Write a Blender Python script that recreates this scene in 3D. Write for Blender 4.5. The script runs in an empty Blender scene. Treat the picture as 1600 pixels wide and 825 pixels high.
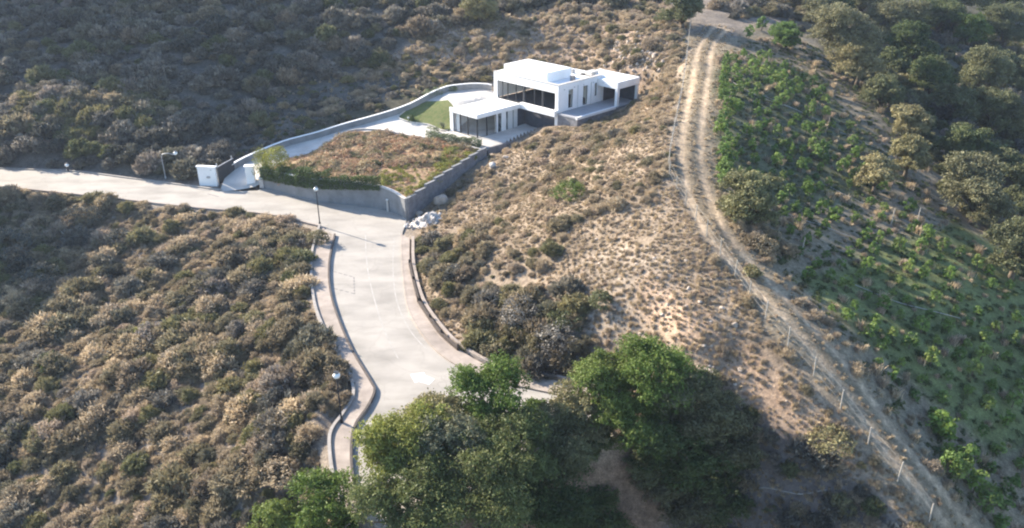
import bpy, math, random
import numpy as np
from mathutils import Vector, Matrix
from mathutils.geometry import delaunay_2d_cdt
random.seed(7); rng = np.random.default_rng(7)
R = math.radians
SC = bpy.context.scene; COL = SC.collection

# ------------------------------------------------------------------ camera, sky, sun, exposure
CAMH = 33.0; PITCH = R(25.8); FPX = 1253.0
cam = bpy.data.cameras.new('camera'); co = bpy.data.objects.new('camera', cam); COL.objects.link(co)
co.location = (0, 0, CAMH); co.rotation_euler = (R(90) - PITCH, 0, 0)
cam.sensor_width = 36; cam.lens = 36 * FPX / 1600; cam.clip_end = 3000; SC.camera = co
SUN_EL, SUN_AZ = R(26), R(34)          # light travels toward +x and a little toward the camera
W = bpy.data.worlds.new('World'); SC.world = W; W.use_nodes = True
bg = W.node_tree.nodes['Background']; sky = W.node_tree.nodes.new('ShaderNodeTexSky')
sky.sky_type = 'NISHITA'; sky.sun_disc = False; sky.sun_elevation = SUN_EL
sky.sun_rotation = math.atan2(-math.cos(SUN_AZ), math.sin(SUN_AZ))
sky.air_density = 1.0; sky.dust_density = .6; sky.ozone_density = 3.0
W.node_tree.links.new(sky.outputs[0], bg.inputs[0]); bg.inputs[1].default_value = 0.125
sl = bpy.data.lights.new('sun', 'SUN'); sl.energy = 4.9; sl.angle = R(0.6); sl.color = (1, 0.895, 0.75)
so = bpy.data.objects.new('sun', sl); COL.objects.link(so)
sundir = Vector((math.cos(SUN_EL) * math.cos(SUN_AZ), -math.cos(SUN_EL) * math.sin(SUN_AZ), -math.sin(SUN_EL)))
so.rotation_euler = sundir.to_track_quat('-Z', 'Y').to_euler()
vs = SC.view_settings; vs.view_transform = 'Standard'; vs.look = 'None'; vs.gamma = 1; vs.exposure = 1.7
SC.render.film_transparent = False
SC.cycles.pixel_filter_type = 'BLACKMAN_HARRIS'; SC.cycles.filter_width = 2.1
SC.cycles.max_bounces = 5; SC.cycles.diffuse_bounces = 3; SC.cycles.transmission_bounces = 4
SC.cycles.volume_bounces = 0; SC.cycles.transparent_max_bounces = 8
SC.cycles.volume_step_rate = 4.0; SC.cycles.use_denoising = True

# ------------------------------------------------------------------ camera maths used to measure the photograph
cp, sp = math.cos(PITCH), math.sin(PITCH)
def P(u, v, z):
    a = (u - 800) / FPX; b = (v - 412.5) / FPX; D = (CAMH - z) / (sp + b * cp)
    return np.array([D * a, D * (cp - b * sp), z])
def proj(x, y, z):
    D = y * cp + (CAMH - z) * sp; up = y * sp - (CAMH - z) * cp
    return 800 + FPX * x / D, 412.5 - FPX * up / D, D
def PY(u, v, Y):
    a = (u - 800) / FPX; b = (v - 412.5) / FPX; D = Y / (cp - b * sp)
    return np.array([D * a, Y, CAMH - D * (sp + b * cp)])

# ------------------------------------------------------------------ noise, polygons, thin plate spline
_perm = rng.random((257, 257))
def vnoise(x, y, s, o=0):
    x = np.asarray(x) / s + 31.7 * (o + 1) + 500; y = np.asarray(y) / s + 17.3 * (o + 1) + 500
    xi = np.floor(x).astype(int); yi = np.floor(y).astype(int); fx = x - xi; fy = y - yi
    fx = fx * fx * (3 - 2 * fx); fy = fy * fy * (3 - 2 * fy)
    g = lambda i, j: _perm[(xi + i) % 256, (yi + j) % 256]
    return (g(0, 0) * (1 - fx) + g(1, 0) * fx) * (1 - fy) + (g(0, 1) * (1 - fx) + g(1, 1) * fx) * fy
def fbm(x, y, s, n=4, o=0):
    t = 0; a = 1; w = 0
    for k in range(n): t = t + a * vnoise(x, y, s / 2 ** k, o + k); w += a; a *= .5
    return t / w
def inside(px, py, poly):
    px = np.asarray(px); py = np.asarray(py); r = np.zeros(px.shape, bool); n = len(poly)
    for i in range(n):
        x0, y0 = poly[i][0], poly[i][1]; x1, y1 = poly[(i + 1) % n][0], poly[(i + 1) % n][1]
        if y0 == y1: continue
        c = ((y0 > py) != (y1 > py)) & (px < (x1 - x0) * (py - y0) / (y1 - y0) + x0)
        r ^= c
    return r
def segdist(px, py, pts, closed=True):
    px = np.asarray(px, float); py = np.asarray(py, float); d = np.full(px.shape, 1e9); n = len(pts)
    for i in range(n if closed else n - 1):
        x0, y0 = pts[i][0], pts[i][1]; x1, y1 = pts[(i + 1) % n][0], pts[(i + 1) % n][1]
        dx, dy = x1 - x0, y1 - y0; L = dx * dx + dy * dy + 1e-9
        t = np.clip(((px - x0) * dx + (py - y0) * dy) / L, 0, 1)
        d = np.minimum(d, np.hypot(px - x0 - t * dx, py - y0 - t * dy))
    return d
def sdf(px, py, poly): d = segdist(px, py, poly); return np.where(inside(px, py, poly), -d, d)
def sstep(a, b, x): t = np.clip((x - a) / (b - a), 0, 1); return t * t * (3 - 2 * t)
class TPS:
    def __init__(s, pts, lam=0.3):
        p = np.array(pts, float); s.c = p[:, :2]; n = len(p)
        K = s.U(np.hypot(*(s.c[:, None] - s.c[None]).transpose(2, 0, 1))) + lam * np.eye(n)
        Q = np.c_[np.ones(n), s.c]; A = np.block([[K, Q], [Q.T, np.zeros((3, 3))]])
        s.w = np.linalg.solve(A, np.r_[p[:, 2], 0, 0, 0])
    @staticmethod
    def U(r): return r * r * np.log(r + 1e-9)
    def __call__(s, x, y):
        x = np.asarray(x, float); y = np.asarray(y, float); sh = x.shape; x = x.ravel(); y = y.ravel()
        o = s.w[-3] + s.w[-2] * x + s.w[-1] * y
        for i in range(len(s.c)): o = o + s.w[i] * s.U(np.hypot(x - s.c[i, 0], y - s.c[i, 1]))
        return o.reshape(sh)
def px_poly(l, z=0): return [tuple(P(u, v, z)[:2]) for u, v in l]
def smooth_line(pts, n=8):
    p = [np.array(q, float) for q in pts]; p = [2 * p[0] - p[1]] + p + [2 * p[-1] - p[-2]]; out = []
    for i in range(1, len(p) - 2):
        for k in range(n):
            t = k / n; a, b, c, d = p[i - 1], p[i], p[i + 1], p[i + 2]
            out.append(.5 * (2 * b + (c - a) * t + (2 * a - 5 * b + 4 * c - d) * t * t + (3 * b - a - 3 * c + d) * t ** 3))
    return out + [p[-2]]

# ------------------------------------------------------------------ plan of the place
KERB_L = [(523,368),(514,415),(518,467),(544,538),(577,595),(585,613),(575,637),(556,665),(549,694),(550,740),(560,800)]
WALK_L = [(499,352),(486,401),(490,472),(514,533),(544,585),(551,618),(535,647),(516,675),(514,708),(522,760),(535,805)]
KERB_R = [(628,366),(628,400),(632,445),(641,491),(672,538),(715,571),(775,594),(850,611),(930,628)]
WALK_R = [(640,372),(641,415),(655,470),(687,517),(717,545),(771,574),(866,594),(940,611)]
FRONT = [(411,293),(485,312),(541,319),(590,325),(620,333),(636,342)]         # foot of the front retaining wall
ROAD_UP = [(-160,252),(0,264),(110,268),(200,279),(300,292),(345,298),(402,298)]
ROAD_LO = [(-160,280),(0,291),(150,306),(300,323),(420,334),(499,352)]
def sm(l, n=4): return [tuple(q) for q in smooth_line(l, n)]
road_px = sm(ROAD_UP) + sm(FRONT) + sm(KERB_R) + [(960,680),(800,730),(700,800),(600,830)] + sm(KERB_L)[::-1] + sm(ROAD_LO)[::-1]
ROAD = px_poly(road_px)
WALKL = px_poly(sm(KERB_L) + sm(WALK_L)[::-1], 0.2)
WALKR = px_poly(sm(KERB_R) + sm(WALK_R)[::-1], 0.12)

# house frame: origin at the front corner, a runs back-left, b runs back-right
HB = P(873, 134, 9.9)[:2]
def L(a, b): return (HB[0] - .7071 * a + .7071 * b, HB[1] + .7071 * a + .7071 * b)

est = [P(345,298,0),P(402,298,0),P(440,222,1.8),P(470,243,1.5),P(500,205,2.6),P(560,187,3.3),P(545,206,2.8),P(640,163,5.2),
       P(600,205,3.2),P(680,218,3.5),P(690,142,6.3),P(770,133,6.5),P(750,150,6.5),P(720,158,6.3),P(665,157,5.7),P(655,190,3.9),P(757,238,3.5),
       P(541,276,2.4),P(590,290,2.4),P(635,308,2.2),P(430,268,1.5),P(700,270,2.9),P(620,240,3.0),(*L(11.3,-8.3),3.6),(*L(12.5,-6),4.6),
       (*L(12,-3),6.2),(*L(6,-9.5),3.57),(*L(3,-9.5),3.57),(*L(3,0),3.57),(*L(8,-4),3.57),(*L(6,4),3.57),P(480,270,2.0)]
_EZ = TPS(est, 0.4)
def EZ(x, y): return np.minimum(_EZ(x, y), 6.5)
WALL_OUT = [P(351,264,1.4),P(380,244,2.0),P(440,215,2.9),P(500,197,3.8),P(560,180,4.5),P(640,155,6.2),P(690,134,7.4),P(735,128,7.5),P(768,129,7.5)]
WALL_OUT_S = smooth_line(WALL_OUT, 5)
FRONT_W = smooth_line([P(u, v, 0) for u, v in FRONT], 5)
STEP_W = [P(636,342,0), P(760,240,3.4)]
STEP_W[0][2] = 0
CORN = FRONT_W[-1][:2]; STEPTOP = np.array(P(759,240,3.4)[:2])
ESTATE = [tuple(P(343,299,0)[:2])] + [tuple(q[:2]) for q in WALL_OUT_S] + [L(11,2), L(3,2), L(2.5,-9.7)] + [tuple(STEPTOP)] + [tuple(q[:2]) for q in FRONT_W[::-1]]
BEDPX = [(452,246,1.6),(500,228,2.3),(545,206,2.8),(600,205,3.2),(680,219,3.5),(752,236,3.5)]
BED = [tuple(P(*q)[:2]) for q in BEDPX] + [tuple(STEPTOP)] + [tuple(q[:2]) for q in FRONT_W[::-1]][:-1] + [tuple(P(416,272,1.2)[:2])]
GARDEN = [tuple(P(*q)[:2]) for q in [(622,182,4.2),(640,168,5.0),(668,158,5.7),(700,158,6.0),(712,163,6.2)]] + [L(11.4,-6.0), L(11.3,-8.4)] + [tuple(P(*q)[:2]) for q in [(690,204,3.6),(668,196,3.7),(640,190,3.9)]]

# natural terrain: measured points
tp = [P(u, v, z) for u, v, z in [
 (0,275,0),(150,287,0),(300,303,0),(420,313,0),(540,340,0),(560,450,0),(600,540,0),(640,600,0),(530,690,0),(600,730,-.2),(-200,262,0),
 (0,330,-1.4),(150,360,-1.8),(300,370,-1.3),(420,370,-.6),(0,450,-3.2),(200,480,-3.0),(380,470,-1.5),(450,520,-.7),(0,600,-4.6),(250,620,-3.3),(430,640,-1.5),
 (0,825,-6.5),(200,825,-5.4),(400,825,-3.6),(480,740,-1.7),(-200,500,-4.5),(-200,825,-8),
 (560,825,-4.5),(700,760,-3),(700,825,-7),(800,700,-1.5),(900,825,-7.5),(900,650,-.3),(1000,700,-1.2),(1000,780,-4),(1100,825,-6),(1250,760,-1.5),(1200,690,0),(1350,825,-2.5),
 (700,400,.5),(660,430,0),(700,330,1.2),(760,400,2.4),(720,500,.4),(800,560,.3),(850,500,1.8),(900,590,.2),(1000,590,1.2),(900,400,4.8),(800,300,3.0),(900,300,6.2),
 (1000,450,5.3),(950,500,3.4),(1050,520,4.2),(1100,600,2.4),(1150,560,3.2),(640,340,0),(690,300,1.2),(730,270,2.3),(1000,350,7.2),(850,240,4.9),(940,230,7.2),
 (1075,100,12.2),(1060,180,11),(1045,280,8.8),(1100,370,7.4),(1150,430,6.3),(1205,510,5),(1300,620,2.6),(1400,750,-.2),(1450,825,-1.8),
 (1095,100,12.2),(1080,220,10),(1100,330,8),(1250,520,4.6),(1500,825,-2.2),(1140,100,11.8),
 (1200,200,9.2),(1200,300,7.4),(1350,300,5.4),(1500,300,3.2),(1600,300,1.8),(1300,450,4.2),(1450,500,2.3),(1600,500,.4),(1400,620,1.1),(1500,700,-1.4),(1600,700,-3.0),(1600,825,-4.6),
 (1200,100,11.2),(1350,100,9.2),(1350,180,7.6),(1500,100,6.8),(1500,200,4.6),(1600,100,5.5),(1150,40,13.5),(1250,20,13.2),(1085,30,14.3),(1400,0,10.5),(1600,0,7.5),(1800,200,0),(1800,700,-6),
 ]]
tp += [PY(u, v, Y) for u, v, Y in [
 (870,203,95),(990,178,97.5),(1030,130,103),(920,199,95.5),(1010,90,109),(960,95,112),(900,90,118),(1000,55,116),(1060,35,120),
 (0,240,98.6),(100,238,98.4),(0,205,101.5),(100,203,101.5),(250,190,103),(120,172,104.6),(0,178,104.5),(200,162,106),(300,140,110),(0,140,110),(150,130,112),
 (0,90,118),(200,90,118),(400,90,119),(0,45,126),(250,45,126),(500,45,127),(0,0,134),(250,0,135),(500,0,137),(700,0,140),(900,0,137),
 (330,235,99),(400,190,106),(300,210,102),(480,170,110),(440,200,104.5),(560,165,110.5),(600,148,114),(680,128,117),(760,122,117),(620,118,119),(560,113,120),(700,112,119.5),(800,100,120),(650,75,124),(800,60,125),(900,40,126),(1000,20,128),
 (420,130,114),(520,140,115)]]
tp += [(-110,60,-8),(-130,95,0),(-140,125,14),(-160,170,34),(-120,170,27),(110,100,-2),(120,160,8),(0,200,30),(60,200,26),(-60,200,30),(0,10,-14),(-60,10,-18),(60,10,-16),(100,40,-14)]
TZ = TPS(tp, 0.6)
TRACKPX = [(1125,45),(1102,75),(1096,110),(1088,160),(1080,220),(1083,270),(1098,325),(1130,378),(1190,443),(1262,520),(1330,600),(1390,685),(1450,760),(1510,835),(1570,900)]
def natural(x, y):
    z = TZ(x, y)
    z = z + 48 * np.exp(-(((x + 135) / 22) ** 2)) * sstep(150, 170, y) * sstep(234, 215, y) * .78      # unseen ridge added at left to shade the valley
    z = z + 5.5 * np.exp(-(((x + 70) / 6) ** 2 + ((y - 84) / 6) ** 2))  # unseen hump added to throw shade on the slope below the left road
    rough = fbm(x, y, 9, 4) - .5
    return z + rough * 1.3
ROADD = None
def ground(x, y):
    x = np.asarray(x, float); y = np.asarray(y, float); z = natural(x, y)
    d = sdf(x, y, ROAD); z = -.15 + (z + .15) * sstep(0.0, 3.0, d)
    for poly, h in ((WALKL, .1), (WALKR, .02)):
        d2 = sdf(x, y, poly); z = (h - .12) + (z - h + .12) * sstep(0.0, 1.6, d2)
    z = np.where(d < .3, np.minimum(z, -.12), z)
    d3 = sdf(x, y, ESTATE); z = np.where(d3 < .15, np.minimum(z, EZ(x, y) - .8), z)
    up = [L(-3.4, -.3), L(-3.4, 12.6), L(4, 12.6), L(4, -.3)]; d4 = sdf(x, y, up)
    z = np.where(d4 < .2, np.minimum(z, 6.2), z); z = np.where((d4 >= .2), z + (np.minimum(z, 6.9) - z) * sstep(2.2, .2, d4), z)
    tr = [L(2.4, -9.8), L(2.4, .2), L(-.3, .2), L(-.3, -9.8)]
    z = np.where(sdf(x, y, tr) < 0, np.minimum(z, 2.6 + .32 * np.clip((x + 2) , 0, 9)), z)
    return z
GX = np.concatenate([np.arange(-190, -80, 2.5), np.arange(-80, 84, .42), np.arange(84, 190, 2.5)])
GY = np.concatenate([np.arange(-30, 30, 3), np.arange(30, 142, .42), np.arange(142, 235, 2.5)])
XX, YY = np.meshgrid(GX, GY); ZZ = ground(XX, YY)
def gz(x, y):
    x = np.atleast_1d(np.asarray(x, float)); y = np.atleast_1d(np.asarray(y, float))
    i = np.clip(np.searchsorted(GX, x) - 1, 0, len(GX) - 2); j = np.clip(np.searchsorted(GY, y) - 1, 0, len(GY) - 2)
    fx = (x - GX[i]) / (GX[i + 1] - GX[i]); fy = (y - GY[j]) / (GY[j + 1] - GY[j])
    return (ZZ[j, i] * (1 - fx) + ZZ[j, i + 1] * fx) * (1 - fy) + (ZZ[j + 1, i] * (1 - fx) + ZZ[j + 1, i + 1] * fx) * fy
def G(u, v, up=0.0):
    """point of the ground seen at photo pixel u, v (or the spot whose point `up` metres above it is seen there)"""
    a = (u - 800) / FPX; b = (v - 412.5) / FPX; D = np.arange(25, 240, .12)
    x = D * a; y = D * (cp - b * sp); z = CAMH - D * (sp + b * cp)
    k = np.argmax(z < gz(x, y) + up)
    return np.array([x[k], y[k], float(gz(x[k], y[k])[0])])
TRACK = [G(*q) for q in TRACKPX[:-1]] ; TRACK = [q[:2] for q in smooth_line(TRACK, 5)]
dtr = segdist(XX, YY, TRACK, False)
ZZ -= .12 * np.exp(-((dtr - .85) / .35) ** 2) - .0 * dtr

# ------------------------------------------------------------------ mesh helpers
def put(o): COL.objects.link(o); return o
def tag(o, label=None, cat=None, group=None, kind=None):
    if label: o['label'] = label
    if cat: o['category'] = cat
    if group: o['group'] = group
    if kind: o['kind'] = kind
    return o
def empty(name, loc, label, cat, group=None, rz=0):
    o = put(bpy.data.objects.new(name, None)); o.location = loc; o.rotation_euler.z = rz; o.empty_display_size = .2
    return tag(o, label, cat, group)
def mesh_np(name, V, F, m=None, smooth=False, attr=None):
    V = np.asarray(V, np.float32); F = np.asarray(F, np.int32); me = bpy.data.meshes.new(name); k = F.shape[1]
    me.vertices.add(len(V)); me.vertices.foreach_set('co', V.ravel())
    me.loops.add(F.size); me.loops.foreach_set('vertex_index', F.ravel())
    me.polygons.add(len(F)); me.polygons.foreach_set('loop_start', np.arange(len(F), dtype=np.int32) * k)
    if smooth: me.polygons.foreach_set('use_smooth', np.ones(len(F), bool))
    if attr is not None:
        for nm, dat, dom in attr:
            at = me.attributes.new(nm, 'FLOAT' if dat.ndim == 1 else 'FLOAT_COLOR', dom)
            at.data.foreach_set('value' if dat.ndim == 1 else 'color', dat.astype(np.float32).ravel())
    me.update(calc_edges=True)
    if m: me.materials.append(m)
    return me
class MB:
    def __init__(s): s.v = []; s.f = []; s.mi = []
    def add(s, vs, fs, mi=0):
        n = len(s.v); s.v += [tuple(map(float, q)) for q in vs]; s.f += [tuple(i + n for i in f) for f in fs]; s.mi += [mi] * len(fs); return s
    def prism(s, poly, z0, z1, mi=0):
        n = len(poly); z0 = z0 if hasattr(z0, '__len__') else [z0] * n; z1 = z1 if hasattr(z1, '__len__') else [z1] * n
        area = sum(poly[i][0] * poly[(i + 1) % n][1] - poly[(i + 1) % n][0] * poly[i][1] for i in range(n))
        if area < 0: poly = poly[::-1]; z0 = z0[::-1]; z1 = z1[::-1]
        v = [(p[0], p[1], a) for p, a in zip(poly, z0)] + [(p[0], p[1], a) for p, a in zip(poly, z1)]
        f = [tuple(range(n))[::-1], tuple(range(n, 2 * n))] + [(i, (i + 1) % n, n + (i + 1) % n, n + i) for i in range(n)]
        return s.add(v, f, mi)
    def lbox(s, a0, a1, b0, b1, z0, z1, mi=0): return s.prism([L(a0, b0), L(a0, b1), L(a1, b1), L(a1, b0)], z0, z1, mi)
    def box(s, c, d, rz=0, mi=0):
        cx, cy, cz = c; hx, hy, hz = d[0] / 2, d[1] / 2, d[2] / 2; C, S = math.cos(rz), math.sin(rz)
        return s.prism([(cx + x * C - y * S, cy + x * S + y * C) for x, y in ((-hx, -hy), (hx, -hy), (hx, hy), (-hx, hy))], cz - hz, cz + hz, mi)
    def tube(s, pts, rad, n=8, mi=0):
        pts = [Vector(p) for p in pts]; rad = rad if hasattr(rad, '__len__') else [rad] * len(pts); vs = []; fs = []
        for i, p in enumerate(pts):
            d = (pts[min(i + 1, len(pts) - 1)] - pts[max(i - 1, 0)]).normalized()
            up = Vector((0, 0, 1)) if abs(d.z) < .9 else Vector((1, 0, 0)); e = d.cross(up).normalized(); g = d.cross(e)
            for k in range(n): t = 2 * math.pi * k / n; vs.append(p + (e * math.cos(t) + g * math.sin(t)) * rad[i])
        for i in range(len(pts) - 1):
            for k in range(n): fs.append((i * n + k, i * n + (k + 1) % n, (i + 1) * n + (k + 1) % n, (i + 1) * n + k))
        fs += [tuple(range(n))[::-1], tuple(range(len(vs) - n, len(vs)))]
        return s.add(vs, fs, mi)
    def mesh(s, name, mats, smooth=False):
        me = bpy.data.meshes.new(name); me.from_pydata(s.v, [], s.f)
        for m in (mats if isinstance(mats, (list, tuple)) else [mats]): me.materials.append(m)
        me.polygons.foreach_set('material_index', s.mi)
        if smooth: me.polygons.foreach_set('use_smooth', [True] * len(s.f))
        me.update(); return me
    def build(s, name, mats, parent=None, smooth=False, bevel=0):
        o = put(bpy.data.objects.new(name, s.mesh(name, mats, smooth)))
        if bevel:
            b = o.modifiers.new('bevel', 'BEVEL'); b.width = bevel; b.segments = 2; b.limit_method = 'ANGLE'
        if parent is not None:
            o.parent = parent; o.matrix_parent_inverse = Matrix.Translation(-Vector(parent.location)) if parent.rotation_euler.z == 0 else Matrix.Identity(4)
        return o
def poly_surface(poly, zf, step=.8, inset=0.0):
    """triangulated sheet over a plan polygon with height zf(x, y)"""
    xs = [p[0] for p in poly]; ys = [p[1] for p in poly]; b = []
    for i in range(len(poly)):
        a0 = np.array(poly[i]); a1 = np.array(poly[(i + 1) % len(poly)]); k = max(1, int(np.hypot(*(a1 - a0)) / step))
        for j in range(k): b.append(tuple(a0 + (a1 - a0) * j / k))
    gx, gy = np.meshgrid(np.arange(min(xs), max(xs), step), np.arange(min(ys), max(ys), step)); gx = gx.ravel() + .13; gy = gy.ravel() + .11
    d = sdf(gx, gy, poly); k = d < -step * .45; pts = b + list(zip(gx[k], gy[k])); n = len(b)
    r = delaunay_2d_cdt([Vector(p) for p in pts], [(i, (i + 1) % n) for i in range(n)], [list(range(n))], 1, 1e-4)
    V2 = np.array([(p.x, p.y) for p in r[0]]); z = zf(V2[:, 0], V2[:, 1]); z = np.broadcast_to(z, (len(V2),))
    fs = []
    for f in r[2]:
        a, b_, c = [V2[i] for i in f[:3]]
        fs.append(tuple(f) if (b_[0] - a[0]) * (c[1] - a[1]) - (b_[1] - a[1]) * (c[0] - a[0]) > 0 else tuple(f)[::-1])
    return [(p[0], p[1], float(q)) for p, q in zip(V2, z)], fs
def sheet(name, poly, zf, m, step=.8, skirt=0):
    vs, fs = poly_surface(poly, zf, step); mb = MB(); mb.add(vs, fs)
    if skirt:
        n = len(poly); area = sum(poly[i][0] * poly[(i + 1) % n][1] - poly[(i + 1) % n][0] * poly[i][1] for i in range(n))
        pl = poly if area > 0 else poly[::-1]; p = np.array(pl); z = np.broadcast_to(zf(p[:, 0], p[:, 1]), (n,))
        v = [(q[0], q[1], float(h)) for q, h in zip(pl, z)] + [(q[0], q[1], float(h) - skirt) for q, h in zip(pl, z)]
        mb.add(v, [(i, n + i, n + (i + 1) % n, (i + 1) % n) for i in range(n)])
    return mb.build(name, m)

# ------------------------------------------------------------------ materials
def mat(name, col=(.5, .5, .5), rough=.8, var=.15, scale=3, bump=0, bscale=20, metal=0, spec=.3, col2=None, transl=0):
    m = bpy.data.materials.new(name); m.use_nodes = True; nt = m.node_tree; N = nt.nodes; K = nt.links; b = N['Principled BSDF']
    b.inputs['Roughness'].default_value = rough; b.inputs['Metallic'].default_value = metal; b.inputs['Specular IOR Level'].default_value = spec
    tc = N.new('ShaderNodeNewGeometry'); n1 = N.new('ShaderNodeTexNoise'); n1.inputs['Scale'].default_value = scale; n1.inputs['Detail'].default_value = 6; n1.inputs['Roughness'].default_value = .65
    K.new(tc.outputs['Position'], n1.inputs['Vector'])
    r = N.new('ShaderNodeValToRGB'); c2 = col2 or tuple(c * (1 + var) for c in col); c1 = tuple(c * (1 - var) for c in col)
    if col2: c1 = col
    r.color_ramp.elements[0].color = (*c1, 1); r.color_ramp.elements[1].color = (*[min(c, .9) for c in c2], 1)
    r.color_ramp.elements[0].position = .33; r.color_ramp.elements[1].position = .67
    K.new(n1.outputs[0], r.inputs[0]); K.new(r.outputs[0], b.inputs['Base Color'])
    if bump:
        n2 = N.new('ShaderNodeTexNoise'); n2.inputs['Scale'].default_value = bscale; n2.inputs['Detail'].default_value = 5; K.new(tc.outputs['Position'], n2.inputs['Vector'])
        bp = N.new('ShaderNodeBump'); bp.inputs['Strength'].default_value = 1; bp.inputs['Distance'].default_value = bump
        K.new(n2.outputs[0], bp.inputs['Height']); K.new(bp.outputs[0], b.inputs['Normal'])
    return m
def leaf_mat(name, ramp, transl=.25, spread=.5):
    """foliage: a hue per plant (random per object or instance), lighter and darker leaves by clump"""
    m = bpy.data.materials.new(name); m.use_nodes = True; nt = m.node_tree; N = nt.nodes; K = nt.links; b = N['Principled BSDF']
    b.inputs['Roughness'].default_value = .6; b.inputs['Specular IOR Level'].default_value = .25
    oi = N.new('ShaderNodeObjectInfo'); r = N.new('ShaderNodeValToRGB'); cr = r.color_ramp
    while len(cr.elements) < len(ramp): cr.elements.new(.5)
    for i, c in enumerate(ramp): cr.elements[i].position = i / max(1, len(ramp) - 1); cr.elements[i].color = (*c, 1)
    K.new(oi.outputs['Random'], r.inputs[0])
    at = N.new('ShaderNodeAttribute'); at.attribute_name = 'tint'
    mr = N.new('ShaderNodeMapRange'); mr.inputs[3].default_value = 1 - spread; mr.inputs[4].default_value = 1 + spread; K.new(at.outputs['Fac'], mr.inputs[0])
    mx = N.new('ShaderNodeVectorMath'); mx.operation = 'SCALE'; K.new(r.outputs[0], mx.inputs[0]); K.new(mr.outputs[0], mx.inputs['Scale'])
    K.new(mx.outputs[0], b.inputs['Base Color'])
    tr = N.new('ShaderNodeBsdfTranslucent'); K.new(mx.outputs[0], tr.inputs[0]); ms = N.new('ShaderNodeMixShader'); ms.inputs[0].default_value = transl
    K.new(b.outputs[0], ms.inputs[1]); K.new(tr.outputs[0], ms.inputs[2]); K.new(ms.outputs[0], N['Material Output'].inputs[0])
    return m
def ground_mat(name='earth', attr='gcol', bump=.12):
    m = bpy.data.materials.new(name); m.use_nodes = True; nt = m.node_tree; N = nt.nodes; K = nt.links; b = N['Principled BSDF']
    b.inputs['Roughness'].default_value = .95; b.inputs['Specular IOR Level'].default_value = .1
    at = N.new('ShaderNodeAttribute'); at.attribute_name = attr; g = N.new('ShaderNodeNewGeometry')
    cur = at.outputs['Color']
    for sc, lo, hi, det in ((.35, .72, 1.3, 6), (2.2, .62, 1.4, 8), (9, .65, 1.4, 4)):
        n = N.new('ShaderNodeTexNoise'); n.inputs['Scale'].default_value = sc; n.inputs['Detail'].default_value = det; n.inputs['Roughness'].default_value = .7; K.new(g.outputs['Position'], n.inputs['Vector'])
        mr = N.new('ShaderNodeMapRange'); mr.inputs[1].default_value = .3; mr.inputs[2].default_value = .7; mr.inputs[3].default_value = lo; mr.inputs[4].default_value = hi; K.new(n.outputs[0], mr.inputs[0])
        vm = N.new('ShaderNodeVectorMath'); vm.operation = 'SCALE'; K.new(cur, vm.inputs[0]); K.new(mr.outputs[0], vm.inputs['Scale']); cur = vm.outputs[0]
    K.new(cur, b.inputs['Base Color'])
    n = N.new('ShaderNodeTexNoise'); n.inputs['Scale'].default_value = 3.5; n.inputs['Detail'].default_value = 8; n.inputs['Roughness'].default_value = .7; K.new(g.outputs['Position'], n.inputs['Vector'])
    bp = N.new('ShaderNodeBump'); bp.inputs['Distance'].default_value = bump; K.new(n.outputs[0], bp.inputs['Height']); K.new(bp.outputs[0], b.inputs['Normal'])
    return m
def glass_mat():
    m = bpy.data.materials.new('window_glass'); m.use_nodes = True; b = m.node_tree.nodes['Principled BSDF']
    b.inputs['Base Color'].default_value = (.10, .11, .115, 1); b.inputs['Roughness'].default_value = .12; b.inputs['Specular IOR Level'].default_value = .9
    N = m.node_tree.nodes; n = N.new('ShaderNodeTexNoise'); n.inputs['Scale'].default_value = 1.3; g = N.new('ShaderNodeNewGeometry')
    m.node_tree.links.new(g.outputs['Position'], n.inputs['Vector']); r = N.new('ShaderNodeValToRGB')
    r.color_ramp.elements[0].position = .4; r.color_ramp.elements[0].color = (.025, .03, .035, 1); r.color_ramp.elements[1].position = .65; r.color_ramp.elements[1].color = (.22, .22, .2, 1)  # pale blotches paint reflections into the glass colour
    m.node_tree.links.new(n.outputs[0], r.inputs[0]); m.node_tree.links.new(r.outputs[0], b.inputs['Base Color'])
    return m
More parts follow.
